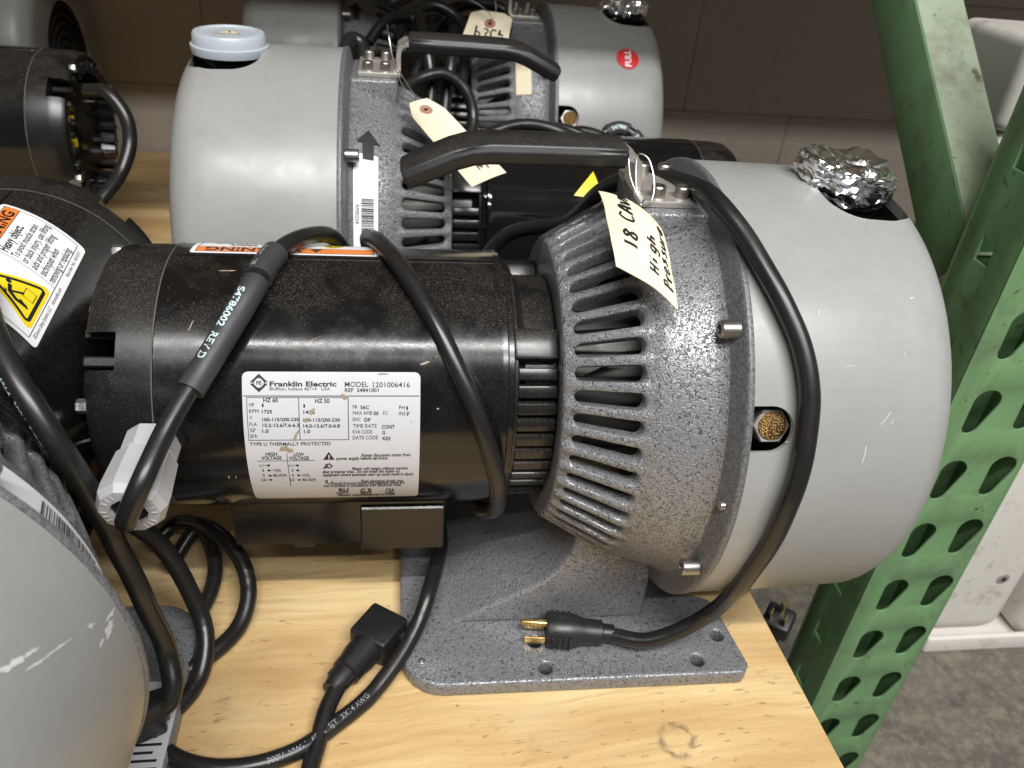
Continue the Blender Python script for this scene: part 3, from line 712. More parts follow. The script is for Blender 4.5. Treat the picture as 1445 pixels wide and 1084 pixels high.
    for (bx_, by_) in ((.0985, -.019), (.1125, -.019), (.0985, .019), (.1125, .019)):
        s = obj('plate_bolt', lathe((bx_, by_, .3157), (0, 0, 1), [(-.001, .0043), (.0058, .0043), (.0066, .0037), (.0066, .0024), (.0035, .0022)], 18), 'steel', root)
        obj('socket', lathe((bx_, by_, .3157), (0, 0, 1), [(.0030, .0023), (.0038, .0023)], 6), 'dark_inside', s)
    st = MB(); th = .0036
    path = [(.0880, .3130), (.0880, .3170), (.0880, .3270), (.0868, .3318), (.0830, .3346), (.0760, .3352), (.0600, .3352)]
    for i, (x, z) in enumerate(path):
        p = Vector((x, z)); a_ = Vector(path[max(0, i - 1)]); c_ = Vector(path[min(len(path) - 1, i + 1)]); t_ = (c_ - a_).normalized(); n_ = Vector((-t_.y, t_.x)) * th / 2
        for q in (p + n_, p - n_):
            for yy in (-.0125, .0125): st.v.append((q.x, yy, q.y))
    for i in range(len(path) - 1):
        o_ = i * 4
        for (a_, c_) in ((0, 1), (1, 3), (3, 2), (2, 0)): st.f.append((o_ + a_, o_ + c_, o_ + 4 + c_, o_ + 4 + a_))
    st.f += [(0, 2, 3, 1), (len(path) * 4 - 4, len(path) * 4 - 3, len(path) * 4 - 1, len(path) * 4 - 2)]
    obj('handle_strap', st, 'bare_steel', root)
    gp = [(.0800, .3352), (.060, .3352), (.030, .3350), (.002, .3346), (-.008, .3334), (-.018, .3302), (-.034, .3228), (-.0455, .3172)]
    gr = MB(); sec = [(-.0148, -.0030), (-.0120, -.0072), (.0120, -.0072), (.0148, -.0030), (.0148, .0032), (.0110, .0064), (-.0110, .0064), (-.0148, .0032)]
    kx = len(sec)
    for i, (x, z) in enumerate(gp):
        a_ = Vector(gp[max(0, i - 1)]); c_ = Vector(gp[min(len(gp) - 1, i + 1)]); t_ = (c_ - a_).normalized(); n_ = Vector((t_.y, -t_.x))
        k_ = 1.0 if i not in (0, len(gp) - 1) else .94
        for (yy, hh) in sec: q = Vector((x, z)) + n_ * hh * k_; gr.v.append((q.x, yy * k_, q.y))
    for i in range(len(gp) - 1):
        for q in range(kx): q2 = (q + 1) % kx; gr.f.append((i * kx + q, i * kx + q2, (i + 1) * kx + q2, (i + 1) * kx + q))
    gr.f += [tuple(range(kx)), tuple((len(gp) - 1) * kx + q for q in range(kx))]
    me = gr.mesh('grip', smooth=False); bm = bmesh.new(); bm.from_mesh(me); bmesh.ops.bevel(bm, geom=[e for e in bm.edges if e.calc_face_angle(0) > .35], offset=.0014, segments=2, affect='EDGES'); bm.to_mesh(me); bm.free()
    me.polygons.foreach_set('use_smooth', [True] * len(me.polygons)); me.set_sharp_from_angle(angle=R_(50))
    obj('grip', me, 'grip_black', root)
    # --- motor
    body = obj('motor_body', revolve([(-.1795, .0800), (-.1795, .0819), (-.1788, .0825), (.0095, .0825), (.0105, .0830), (.0138, .0830), (.0146, .0822), (.0150, .0790), (.0180, .0786), (.0186, .0778), (.0186, .066)], 120), 'motor_black', root)
    obj('top_seam', box(-.176, .009, .0002, .0032, .2615, .2636, .0008, 2), 'motor_black', body)
    obj('seam_line', revolve([(-.1800, .0822), (-.1798, .0826), (-.1795, .0827), (-.1792, .0825)], 96), 'dust_line', body)
    eb = revolve([(-.1793, .0800), (-.1797, .0820), (-.200, .0816), (-.2105, .0805), (-.2150, .0775), (-.2158, .074), (-.2150, .069), (-.205, .066), (-.198, .062), (-.198, .0001)], 96)
    def notch(a_, wd, x_in): 
        c_ = box(-.24, x_in, -.12, -.060, -wd, wd); 
        m_ = Matrix.Translation((0, 0, HA)) @ Matrix.Rotation(R_(-a_), 4, 'X'); c_.v = [tuple(m_ @ Vector(p)) for p in c_.v]; return c_.mesh('n')
    me = boolean(eb.mesh('end_bell'), [notch(a_, .0105, -.1985) for a_ in (42, 132, 222, 312)])
    ebo = obj('end_bell', me, 'motor_black_cast', root)
    vent = MB()
    for k in range(28):
        vent.merge(box(-.2185, -.199, -.071, -.060, -.0030, .0030, .001, 1), Matrix.Translation((0, 0, HA)) @ Matrix.Rotation(R_(k * 360 / 28), 4, 'X'))
    obj('vent_rib', vent, 'motor_black_cast', ebo)
    obj('end_plate', revolve([(-.2005, .0600), (-.2045, .056), (-.2050, .020), (-.209, .016), (-.209, .0001)], 48), 'motor_black', ebo)
    for a_ in (20, 110, 200, 290): obj('end_bolt', hexprism(cyl(-.2150, .0765, a_), (-1, 0, 0), -.001, .0045, .0042), 'zinc', ebo)
    # --- motor flange with cooling fins
    mf = obj('motor_flange', revolve([(.0180, .0770), (.0205, .0765), (.0225, .0700), (.0260, .0672), (.0445, .0672), (.0445, .04)], 96), 'motor_black_cast', root)
    fin = box(.0205, .0436, -.0768, -.060, -.0036, .0036, .0010, 2).mesh('cooling_fin')
    for k in range(46):
        a_ = 33.9 + k * per
        if any(abs((a_ - q + 180) % 360 - 180) < 11 for q in (47, 133, 227, 313)) or 58 < a_ % 360 < 122: continue
        o = obj('cooling_fin', fin, 'motor_black_cast', mf); o.matrix_local = Matrix.Translation((0, 0, HA)) @ Matrix.Rotation(R_(-a_), 4, 'X') 
    bs_ = box(.0180, .0442, -.0785, -.058, -.0095, .0095, .002, 2).mesh('flange_boss')
    for a_ in (47, 133, 227, 313):
        o = obj('flange_boss', bs_, 'motor_black_cast', mf); o.matrix_local = Matrix.Translation((0, 0, HA)) @ Matrix.Rotation(R_(-a_), 4, 'X')
    # --- channel under the motor
    ch = MB()
    ch.merge(box(-.152, -.018, -.0555, -.053, .0835, .1215, .0008, 1)); ch.merge(box(-.152, -.018, .053, .0555, .0835, .1215, .0008, 1)); ch.merge(box(-.150, -.020, -.0529, .0529, .100, .1025))
    ch.merge(box(-.072, -.018, -.0580, -.0557, .0790, .1160, .001, 1)); ch.merge(box(-.115, -.102, -.0553, -.0532, .0805, .0840))
    obj('motor_channel', ch, 'motor_black', root)
    # --- pedestal and base plate
    out = rounded([(-.046, -.117), (.190, -.1185), (.196, -.112), (.188, -.052), (.150, -.040), (.150, .040), (.188, .052), (.196, .112), (.190, .1185), (-.046, .117)], [.030, .004, .006, .012, .02, .02, .012, .006, .004, .030], 6)
    hl = [circle2(x, y, r, 20) for x, y, r in ((.0475, -.0846, .0047), (.0517, -.1067, .0047), (.1809, -.0858, .0047), (.160, -.1062, .0047), (.0475, .0846, .0047), (.0517, .1067, .0047), (.1809, .0858, .0047), (.160, .1062, .0047))]
    bs = plate([out] + hl, .0062, .0024, 3); bs.v = [(x, y, z + .0063) for x, y, z in bs.v]
    base = obj('base_plate', bs, 'hammertone', root)
    for q in ((.0475, -.0846), (.0517, -.1067), (.1809, -.0858), (.160, -.1062)): obj('hole_shade', lathe((*q, .0001), (0, 0, 1), [(0, .0045), (.003, .0045)], 16), 'dark_inside', base)  # black discs that paint shade into the base-plate holes
    obj('base_pin', lathe((-.0319, -.0976, .0124), (0, 0, 1), [(-.001, .0024), (.0012, .0024), (.0017, .0015)], 14), 'zinc', base)
    pr = [(-.012, .0115)] + [(-.002, .0165), (.010, .0245), (.024, .0335), (.038, .0415), (.052, .0520), (.062, .064), (.069, .080), (.072, .105), (.080, .110), (.128, .110), (.1285, .080), (.1305, .0115)]
    pp = plate([pr], .066, .0035, 3); pp.v = [(x, -z, y) for x, y, z in pp.v]
    obj('pedestal', pp, 'hammertone', root)
    # --- cord gland
    gd = Vector((-.03, -.985, -.13)).normalized(); gp0 = Vector((-.1815, -.0790, .1870)) + gd * .009
    gl = obj('cord_gland', lathe(gp0, gd, [(-.009, .0150), (.004, .0150), (.0045, .0142), (.007, .0142), (.0075, .0165), (.030, .0180), (.036, .0178), (.0405, .0152), (.0410, .0095), (.028, .0085)], 10, cap=False), 'gland_plastic', root)
    gme = gl.data; gme.polygons.foreach_set('use_smooth', [False] * len(gme.polygons))
    gr2 = MB()
    for k in range(24):
        x_, y_, z_ = frame(gd); a_ = 2 * math.pi * k / 24
        if k % 4 == 3: continue
        gr2.merge(tube([gp0 + gd * .0411 + (x_ * math.cos(a_) + y_ * math.sin(a_)) * .0108, gp0 + gd * .0409 + (x_ * math.cos(a_) + y_ * math.sin(a_)) * .0138], .00035, 5, smooth=False))
    obj('gland_mark', gr2, 'gland_plastic', gl)
    obj('gland_seal', lathe(gp0, gd, [(.028, .0094), (.0385, .0090), (.0385, .0055)], 20, cap=False), 'dark_inside', gl)
    # --- rotation arrow on the far side of the drum
    pa = Print(); pa.poly([(-.0042, -.013), (.0042, -.013), (.0042, .001), (-.0042, .001)]); pa.poly([(.0090, .001), (0, .0125), (-.0090, .001)])
    me = flatmesh(pa.lay(lambda x, y: cyl(.1110 + x, .1262 + x * .32, 180 - 49 - math.degrees(y / .125)), .003), 'rotation_arrow')
    o = obj('rotation_arrow', me, 'arrow_print', root)

def warning_label(root, Xs, skx=0., ska=0.):       # reads from the pump head towards the motor end, tops facing local -y
    W_, H_ = .110, .0570
    def at(lift): return lambda x, y: cyl(Xs - x - skx * y / H_, .0826 + lift, 93 + math.degrees((H_ - y) / .0826) + ska * (1 - x / W_))
    lb = obj('warning_label', grid_label(at(.0001), W_, H_, .003), 'sticker_white', root)
    k = Print(); k.rect(.003, .0445, .107, .0540, 12); obj('header', flatmesh(k.lay(at(.00022), .004), 'header'), 'orange_print', lb)
    k = Print()
    for (a, b_, c_, d_) in ((.003, .0540, .107, .0544), (.003, .0441, .107, .0445), (.003, .0055, .107, .0059)): k.rect(a, b_, c_, d_, 12)
    k.vrect(.0028, .0057, .0032, .0544); k.vrect(.1068, .0057, .1072, .0544); k.vrect(.0535, .0057, .0538, .0443)
    def fit(s, size, x, y, w_, bold=0.):
        vs_, fs_ = text2(s, size, 0, 0, bold=bold); mw = max(q[0] for q in vs_); k.add(([(q[0] * w_ / mw + x, q[1] + y) for q in vs_], fs_))
    fit('WARNING', .0102, .046, .0458, .056, .03)
    k.poly([(.034, .0456), (.0415, .0456), (.0377, .0530)])
    fit('Heavy object.', .0082, .0560, .0365, .034, .02)
    for i, (s, w_) in enumerate((('To avoid muscle strain', .043), ('or back injury, use lifting', .0495), ('aids and proper lifting', .043), ('techniques when', .032), ('removing or replacing.', .042))): fit(s, .0066, .0560, .0300 - i * .0057, w_, .008)
    fit('\u00a9Clarion Safety Systems, LLC     clarionsafety.com', .0030, .006, .0022, .052); fit('Reorder No. HS1013', .0028, .072, .0022, .030)
    obj('print', flatmesh(k.lay(at(.00030)), 'print'), 'ink', lb)
    tri = lambda s, cx=.0285, cy=.0195: [(cx + s * math.sin(a), cy + s * math.cos(a)) for a in (0, R_(120), R_(240))]
    k = Print(); k.poly(rounded(tri(.0255), .0030, 5)); obj('pictogram_panel', flatmesh(k.lay(at(.00022), .004), 'p'), 'yellow_print', lb)
    k = Print(); k.stroke(rounded(tri(.0195), .0018, 5), .0020, True)
    q_ = lambda pts: [((x - .027) * .86 + .0285, (y - .031) * .86 + .0185) for x, y in pts]
    k.stroke(q_([(.0190, .0255), (.0190, .0330), (.0225, .0385), (.0290, .0405)]), .0024); k.stroke(q_([(.0235, .0375), (.0290, .0305)]), .0016); k.stroke(q_([(.0180, .0245), (.0212, .0310)]), .0018)
    k.stroke(q_([(.0265, .0235), (.0355, .0235), (.0355, .0310), (.0265, .0310)]), .0006, True); k.poly(q_(circle2(.0312, .0420, .0020, 10))); k.stroke(q_([(.020, .040), (.0225, .0425), (.0218, .0400)]), .0008)
    obj('pictogram', flatmesh(k.lay(at(.00034), .004), 'p'), 'ink', lb)
    return lb
def asset_sticker(root, code, X_=.1035):
    W_, H_ = .0185, .085
    def at(l): return lambda x, y: cyl(X_ + x, .1232 + .32 * x + l, 180 - 45 + math.degrees((H_ - y) / .126))
    lb = obj('asset_sticker', grid_label(at(.0003), W_, H_, .0022, 6, 24), 'sticker_white', root)
    k = Print(); random.seed(code); y = .012
    while y < .050:
        h_ = random.choice((.0004, .0007, .0011)); k.rect(.0032, y, .0125, y + h_); y += h_ + random.choice((.0004, .0006, .0009))
    vs_, fs_ = text2(code, .0040, 0, 0, bold=.005); k.add(([(.0160 - 0 * q[0] + q[1] * -1 + .001, .034 + q[0] * -1 + .012) for q in vs_], fs_))
    obj('print', flatmesh(k.lay(at(.0006)), 'print'), 'ink', lb)

def rating_label(root):
    def at(l): return lambda x, y: cyl(-.1325 + x / 1000, .0826 + l, -31 + math.degrees(y / 1000 / .0829))
    lb = obj('rating_label', grid_label(at(.0001), 96.5, 94.6, 3.2), 'label_white', root)
    k = Print()
    for s, x, y, w_, h_, bo in RATING:
        vs_, fs_ = text2(s, 1, 0, 0, bold=bo); mw = max(q[0] for q in vs_) - min(q[0] for q in vs_); m0 = min(q[0] for q in vs_)
        k.add(([((q[0] - m0) * w_ / mw + x, q[1] * h_ / .70 + y) for q in vs_], fs_))
    k.rect(.6, 81.0, 96, 81.45, 20); k.rect(2.4, 80.2, 57, 80.5, 10); k.rect(1.9, 55.0, 56.3, 55.35, 10); k.rect(5.4, 40.6, 37.2, 40.9, 6)
    k.vrect(2.2, 55, 2.5, 80.5); k.vrect(56.5, 55, 56.9, 80.5); k.vrect(29.8, 55, 30.15, 80.5); k.vrect(22.0, 17.5, 22.3, 46)
    tri = [(42.0, 41.2), (48.4, 41.2), (45.3, 46.9)]; k.poly(tri)
    for (x, y) in ((11.5, 37.3), (11.3, 33.2), (11.5, 28.7), (11.5, 24.6), (27.4, 37.0), (27.3, 33), (27.4, 28.5), (27.4, 24.2)): k.poly(circle2(x, y, .85, 10))
    for (x, y, e) in ((11.5, 37.3, -2.6), (11.3, 33.2, 2.8), (11.5, 28.7, 2.8), (11.5, 24.6, -2.6), (27.4, 37.0, -2.6), (27.4, 28.5, 2.8), (27.4, 24.2, 2.8)): k.rect(min(x, x + e), y - .12, max(x, x + e), y + .12)
    # small pictograms
    k.stroke([(41.6, 34.4), (43.5, 35.2), (45.2, 34.6), (46.8, 36.4), (45.4, 38.0), (43.4, 37.4), (42.6, 35.6), (44.6, 36.6)], .9); k.stroke([(41.9, 17.4 + 5), (43.4, 23.8), (42.6, 20.6), (44.4, 19.4), (46.4, 20.6), (45.8, 22.4)], .8)
    cx, cy_ = 8.9, 88.4
    k.add(([(cx - 4.8, cy_ + .35), (cx, cy_ + 5.1), (cx + 4.8, cy_ + .35), (cx + 3.1, cy_ + .35), (cx, cy_ + 3.3), (cx - 3.1, cy_ + .35)], [(0, 1, 4, 5), (1, 2, 3, 4)]))
    k.add(([(cx - 4.8, cy_ - .35), (cx, cy_ - 5.1), (cx + 4.8, cy_ - .35), (cx + 3.1, cy_ - .35), (cx, cy_ - 3.3), (cx - 3.1, cy_ - .35)], [(5, 4, 1, 0), (4, 3, 2, 1)]))
    k.stroke(circle2(cx, cy_, 2.9, 24), .45, True)
    k.text('FE', 3.0, cx, cy_ - 1.05, 'CENTER', bold=.02)
    obj('print', flatmesh(k.lay(at(.00028)), 'print'), 'ink', lb)
    k = Print(); k.text('!', 4.4, 45.25, 41.7, 'CENTER', bold=.04); obj('warning_mark', flatmesh(k.lay(at(.00042)), 'w'), 'label_white', lb)
    # brown glue smears on the label
    k = Print(); rnd = random.Random(3)
    for (x, y, rx, ry, tw) in ((37.3, 72.6, 1.0, 2.2, -.4), (33.4, 67.4, 1.0, 1.2, .2), (29.2, 60.6, .5, 2.6, -.45), (27.4, 57.0, .7, 2.6, -.3), (21.0, 49.6, 3.0, 1.7, .2), (23.8, 48.2, 1.8, 1.5, 0), (54.8, 80.6, 1.3, 1.6, .5), (53.6, 82.0, .8, .7, .1), (75.5, 93.6, 3.2, .55, 0), (91.5, 66.5, .4, .5, 0), (70.6, 87.5, .12, 2.8, .35)):
        k.poly([(x + (math.cos(a) * rx * math.cos(tw) - math.sin(a) * ry * math.sin(tw)) * q, min(94.4, y + (math.cos(a) * rx * math.sin(tw) + math.sin(a) * ry * math.cos(tw)) * q)) for a, q in ((2 * math.pi * i / 16, rnd.uniform(.72, 1.15)) for i in range(16))])
    obj('glue_smear', flatmesh(k.lay(at(.00045)), 'g'), 'adhesive', lb)

def children(o): return [c for c in bpy.data.objects if c.parent is o]
def copy_tree(o, parent):
    for ch in children(o):
        c = ch.copy(); COL.objects.link(c); c.parent = parent; c.matrix_parent_inverse = ch.matrix_parent_inverse.copy()
        copy_tree(ch, c)
PUMPS = [
 ('scroll vacuum pump with white rating label and a black cord looped over it', (0, 0, 0), 0, 'RP00261', -.060),
 ('scroll vacuum pump with clear plastic cap on its inlet, beside the labelled one', (.040, .262, 0), 180, 'RP00254', -.042),
 ('scroll vacuum pump with the red FULL sticker on its shroud', (-.010, .56, 0), 0, 'RP00262', -.042),
 ('scroll vacuum pump right against the back wall, behind the capped one', (.008, .82, 0), 180, 'RP00263', -.042),
 ('scroll vacuum pump with large WARNING label on its motor, its shroud scuffed white', (-.30, -.085, 0), -90, 'RP00259', -.0247),
 ('scroll vacuum pump showing its open vented motor end and looped cord', (-.590, .48, 0), 180, 'RP00264', -.042),
 ('scroll vacuum pump by the wall behind the open vented motor end', (-.745, .78, 0), 0, 'RP00265', -.042)]
roots = []
for i, (lab, loc, rz, code, wx) in enumerate(PUMPS):
    r = thing('vacuum_pump', lab, 'vacuum pump', loc, R_(rz), 'scroll vacuum pumps on the plywood shelf'); roots.append(r)
    if i == 0: make_pump(r); bpy.context.view_layer.update(); proto = r
    else: copy_tree(proto, r)
for i, (r, q) in enumerate(zip(roots, PUMPS)):
    if i in (0, 4): warning_label(r, q[4], .020 if i == 4 else 0., 6. if i == 4 else 0.)
    if i in (1, 4): asset_sticker(r, q[3], .1035 if i == 1 else .0985)
rating_label(roots[0])
for ch in children(roots[1]):
    if ch.name.startswith('motor_body'):
        ch.data = ch.data.copy(); ch.data.materials[0] = M['motor_black_clean']
k = Print(); k.poly([(-.012, -.012), (.014, -.009), (-.004, .014)])
obj('yellow_sticker', flatmesh(k.lay(lambda x, y: cyl(-.0735 + x, .0827, 180 - 46 - math.degrees(y / .0826)), .003), 'y'), 'yellow_print', roots[1])

# ---------------------------------------------------------------- cords, plugs
def cord(name, pts, rad, parent=None, mat='rubber', per=10): return obj(name, tube([Vector(p) for p in pts], lambda q: rad * (1 + .035 * noise.noise(Vector((q * 40, rad * 900, 0)))), 16, per, wob=.0006), mat, parent)
main = roots[0]
mc = cord('power_cord', PATH['main'], .0054, main)
S = spline(PATH['main'], 10)
def nearest(px_): return px_
# heat-shrink sleeves on the stretch that climbs over the motor
i0, i1, i2 = 37, 52, 61
obj('cord_sleeve', tube(S[i0:i1 + 1], .0073, 18, smooth=False), 'sleeve', mc)
obj('cord_sleeve', tube(S[i1 + 1:i2 + 1], .0078, 18, smooth=False), 'sleeve', mc)
def wrap_text(path, s, size, start, rad, face, bold=.01, gap=1.0, flip=False):   # print running along a cord, facing 'face'
    L = [0.]
    for a, b_ in zip(path, path[1:]): L.append(L[-1] + (b_ - a).length)
    vs_, fs_ = text2(s, size, 0, 0, bold=bold); out = MB()
    def at(u, v):
        u = min(max(u, 0), L[-1] - 1e-5); i = max(j for j in range(len(L)) if L[j] <= u); i = min(i, len(path) - 2); t_ = (u - L[i]) / (L[i + 1] - L[i]); p = path[i].lerp(path[i + 1], t_); d_ = (path[i + 1] - path[i]).normalized()
        f_ = (Vector(face) - d_ * d_.dot(Vector(face))).normalized(); sd = f_.cross(d_)
        if flip: sd = -sd
        a_ = v / rad; return p + (f_ * math.cos(a_) + sd * math.sin(a_)) * (rad + .00012)
    out.v = [tuple(at(start + q[0], q[1] - size * .35)) for q in vs_]; out.f = fs_; return flatmesh(out, 'print')
cvec = Vector((-.05, -.455, .478))
sl = list(reversed(S[i0:i1 + 1]))
fv = (cvec - sl[len(sl) // 2]).normalized()
obj('print', wrap_text(sl, 'S4786002  REV D', .0062, .010, .0073, fv + Vector((-.75, 0, .1)), .025), 'white_ink', mc)
sl2 = list(reversed(S[i1 + 1:i2 + 1]))
obj('print', wrap_text(sl2, 'RISC  18', .0052, .004, .0078, fv + Vector((-.75, 0, .1)), .02), 'grey_ink', mc)
# mains plug at the end of the looped cord
P0, P1, P2 = [Vector(p) for p in PATH['plug_dir']]
dd = (P1 - P0).normalized(); sx_ = Vector((0, 0, 1)).cross(dd).normalized(); up_ = dd.cross(sx_)
def orient(b, o, x, y, z): b.v = [tuple(o + x * p[0] + y * p[1] + z * p[2]) for p in b.v]; return b
pl = MB()
pl.merge(lathe((0, 0, 0), (1, 0, 0), [(-.012, .0062), (-.004, .0067), (-.003, .0088), (.004, .0092), (.010, .0096), (.017, .0122), (.0345, .0127), (.036, .0118)], 12))
for k in range(4): pl.merge(box(.019 + k * .004, .0205 + k * .004, -.0131, .0131, -.0060, .0060, .0005, 1))
pg = obj('plug', orient(pl, P0 + dd * .004, dd, sx_, up_), 'moulded_black', main)
def prongs(o, x, y, z, parent, L=.036):
    for yy in (-.0064, .0064): obj('blade', orient(box(L, L + .0150, yy - .0008, yy + .0008, -.0075, -.0012, .0004, 1), o, x, y, z), 'brass', parent)
    obj('ground_pin', orient(lathe((L, 0, .0058), (1, 0, 0), [(0, .0024), (.0165, .0024), (.0185, .0012)], 14), o, x, y, z), 'brass', parent)
prongs(P0 + dd * .004, dd, sx_, up_, pg)

# detached cords lying about the shelf
ld = thing('extension_lead', 'black printed cord running from under the motor across the bare plywood', 'cord', (0, 0, 0))
l_ = cord('lead', PATH['lead_d'], .0056, ld)
SD = [p + nvec(p * 38) * .0006 for p in spline(PATH['lead_d'], 10)]
obj('print', wrap_text(list(reversed(SD[30:80])), '300V  VW-1  60\u00b0C  SJT  3X14 AWG', .0048, .004, .0056, (-.3, -.5, .8), .005), 'grey_ink', l_)
ic = thing('connector_cord', 'black moulded angled connector with its cord end lying on bare plywood', 'power connector', (0, 0, 0))
a0, a1 = [Vector(p) for p in PATH['iec']]
dq = (a1 - a0); dq.z = 0; dq.normalize(); sq_ = Vector((0, 0, 1)).cross(dq); zz_ = Vector((0, 0, 1))
ob = Vector((a0.x, a0.y, .0005))
cb = MB(); cb.merge(box(-.012, .0175, -.0145, .0145, .0, .0225, .0025, 3))
con = obj('connector_body', orient(cb, ob, dq, sq_, zz_), 'moulded_black', ic)
cb = lathe((.016, 0, .0112), (1, 0, 0), [(0, .0118), (.010, .0116), (.017, .0103), (.024, .0102), (.0245, .0085), (.032, .008), (.036, .0066), (.040, .0062)], 22)
obj('strain_relief', orient(cb, ob, dq, sq_, zz_), 'moulded_black', ic)
cb = MB()
for k in range(5):
    cb.merge(box(.0405 + 0 * k, .0485, -.001, .001, .0060, .0088, .0004, 1), Matrix.Translation((0, 0, .0112)) @ Matrix.Rotation(R_(72 * k), 4, 'X') @ Matrix.Translation((0, 0, -.0)))
obj('relief_tooth', orient(cb, ob, dq, sq_, zz_), 'moulded_black', ic)
k = Print(); k.stroke([(-.007, -.008), (.008, -.008), (.008, .000), (-.007, .000)], .0005, True); k.text('15A 250V', .0035, -.006, .004)
obj('moulded_mark', flatmesh(k.lay(lambda x, y: ob + dq * x + sq_ * y + zz_ * .0228), 'm'), 'rubber', ic)
pts = [ob + dq * .034 + zz_ * .0112] + [Vector(p) for p in PATH['iec_cord'][1:]]
cord('cord', pts, .0056, ic)

r5 = roots[4]
def pump_cord(root, name, pts, rad=.0056, mat='rubber'):
    inv = (Matrix.Translation(root.location) @ Matrix.Rotation(root.rotation_euler.z, 4, 'Z')).inverted()
    return obj(name, tube([inv @ Vector(p) for p in pts], rad, 16, 10, wob=.0010), mat, root), inv
c1, inv5 = pump_cord(r5, 'power_cord', PATH['l1'], .0062)
S1 = [p + nvec(p * 38) * .0010 for p in spline([inv5 @ Vector(q) for q in PATH['l1']], 10)]
me = wrap_text(list(S1[12:66]), 'E54864  300V  SJOOW  3X14 AWG  105\u00b0C   FT2  WATER RESISTANT', .0050, .002, .0062, inv5.to_3x3() @ Vector((-.75, -.35, .25)), .005)
obj('print', me, 'white_ink', c1)
cl = box(-.010, .010, -.008, .008, -.013, .013, .003, 2); e_ = Vector(PATH['l1'][-1])
cl.v = [tuple(inv5 @ (e_ + Vector((-.004, -.002, -.003)) + Matrix.Rotation(R_(25), 3, 'Z') @ Vector(p))) for p in cl.v]; cn = obj('inlet_connector', cl, 'moulded_black', r5)
hx = hexprism((-.0065, .0, .0), (1, .25, .1), 0, .014, .0105); hx.v = [tuple(inv5 @ (e_ + Vector(p))) for p in hx.v]; obj('cord_nut', hx, 'moulded_black', cn)
# data plate on that pump's foot
def foot_at(x, y, l=0.): return (.058 + (.036 - y), .0945 + x, .0131 + l)
lb = obj('foot_label', grid_label(lambda x, y: foot_at(x, y), .0215, .075, .002, 4, 8), 'label_white', r5)
lb.location = (.0, .0, .0)
k = Print(); k.text('RoHS', .0042, .0, .0, bold=.02); k.stroke([(-.0010, -.0016), (.0115, -.0016), (.0115, .0046), (-.0010, .0046)], .0005, True)
vs_ = [(.0165 - q[1] + .002, .0655 - .012 + q[0]) for q in k.v]; k.v = vs_
k.stroke([(.004, .0665), (.009, .0590)], .0006); k.stroke([(.009, .0665), (.004, .0590)], .0006); k.stroke([(.0046, .0645), (.0052, .0600), (.0078, .0600), (.0084, .0645), (.0040, .0648), (.0090, .0648)], .0006); k.rect(.0112, .0590, .0124, .0670)
for i in range(7): k.rect(.003, .040 - i * .0052, random.uniform(.012, .019), .0418 - i * .0052)
obj('print', flatmesh(k.lay(lambda x, y: foot_at(x, y, .0002)), 'print'), 'ink', lb)
# scuffs on that pump's shroud
k = Print(); rnd = random.Random(11)
def blob(cx, cy, rx, ry, tw):
    k.poly([(cx + math.cos(a) * rx * q * math.cos(tw) - math.sin(a) * ry * q * math.sin(tw), cy + math.cos(a) * rx * q * math.sin(tw) + math.sin(a) * ry * q * math.cos(tw)) for a, q in ((2 * math.pi * i / 18, rnd.uniform(.55, 1.2)) for i in range(18))])

for nm, lab, key, rd in (('loose_cord', 'black cord hanging beside the grey gland and curling down to the plywood', 'l2', .0060), ('loose_cord', 'black cord looped out wide on the plywood under the motor', 'l3', .0058), ('loose_cord', 'short inner loop of black cord in the shade under the motor', 'l4', .0054)):
    tag(cord(nm, PATH[key], rd), lab, 'cord')
for lab, key, rd in (('black cord coiled behind the dusty handle, its outer turn', 'k1', .0062), ('black cord coiled behind the dusty handle, its inner turn', 'k2', .0062), ('black cord arching over the motor beside the brass filter', 'k3', .0060)):
    tag(cord('coiled_cord', PATH[key], rd), lab, 'cord')
kk = cord('sleeved_cord', PATH['k4'], .0058); tag(kk, 'black cord with a white printed sleeve below the FULL sticker', 'cord')
SK = [p + nvec(p * 38) * .0006 for p in spline(PATH['k4'], 10)]
obj('cord_sleeve', tube(SK[2:17], .0074, 16, smooth=False), 'sleeve', kk); obj('cord_sleeve', tube(SK[20:36], .0074, 16, smooth=False), 'sleeve', kk)
for ra, rb_ in ((21, 35), (4, 15)):
    pth = SK[ra:rb_]; obj('print', wrap_text(pth, 'S47860 REV', .0056, .001, .0074, (-.1, -.8, .5), .03), 'white_ink', kk)
for lab, key, rd in (('black cord hanging straight down behind the strap of the capped pump', 'v1', .0062), ('black cord hanging beside the paper tag, behind the handle grip', 'v2', .0062), ('black cord bent into a hook over the bolted handle plate', 'v3', .0058), ('thick end of black cord standing up behind the handle bolts', 'v4', .0075), ('black cord draped along the top of the far motor', 'v5', .0065), ('black cord crossing low behind the paper tag towards the slotted housing', 'v6', .0062), ('black cord looping up beside the far handle grip', 'v7', .0060), ('slack black cord dipping behind the motor with the yellow sticker', 'v8', .0064)):
    tag(cord('drooping_cord', PATH[key], rd), lab, 'cord')
c6, _ = pump_cord(roots[5], 'power_cord', PATH['p6cord'], .0068)
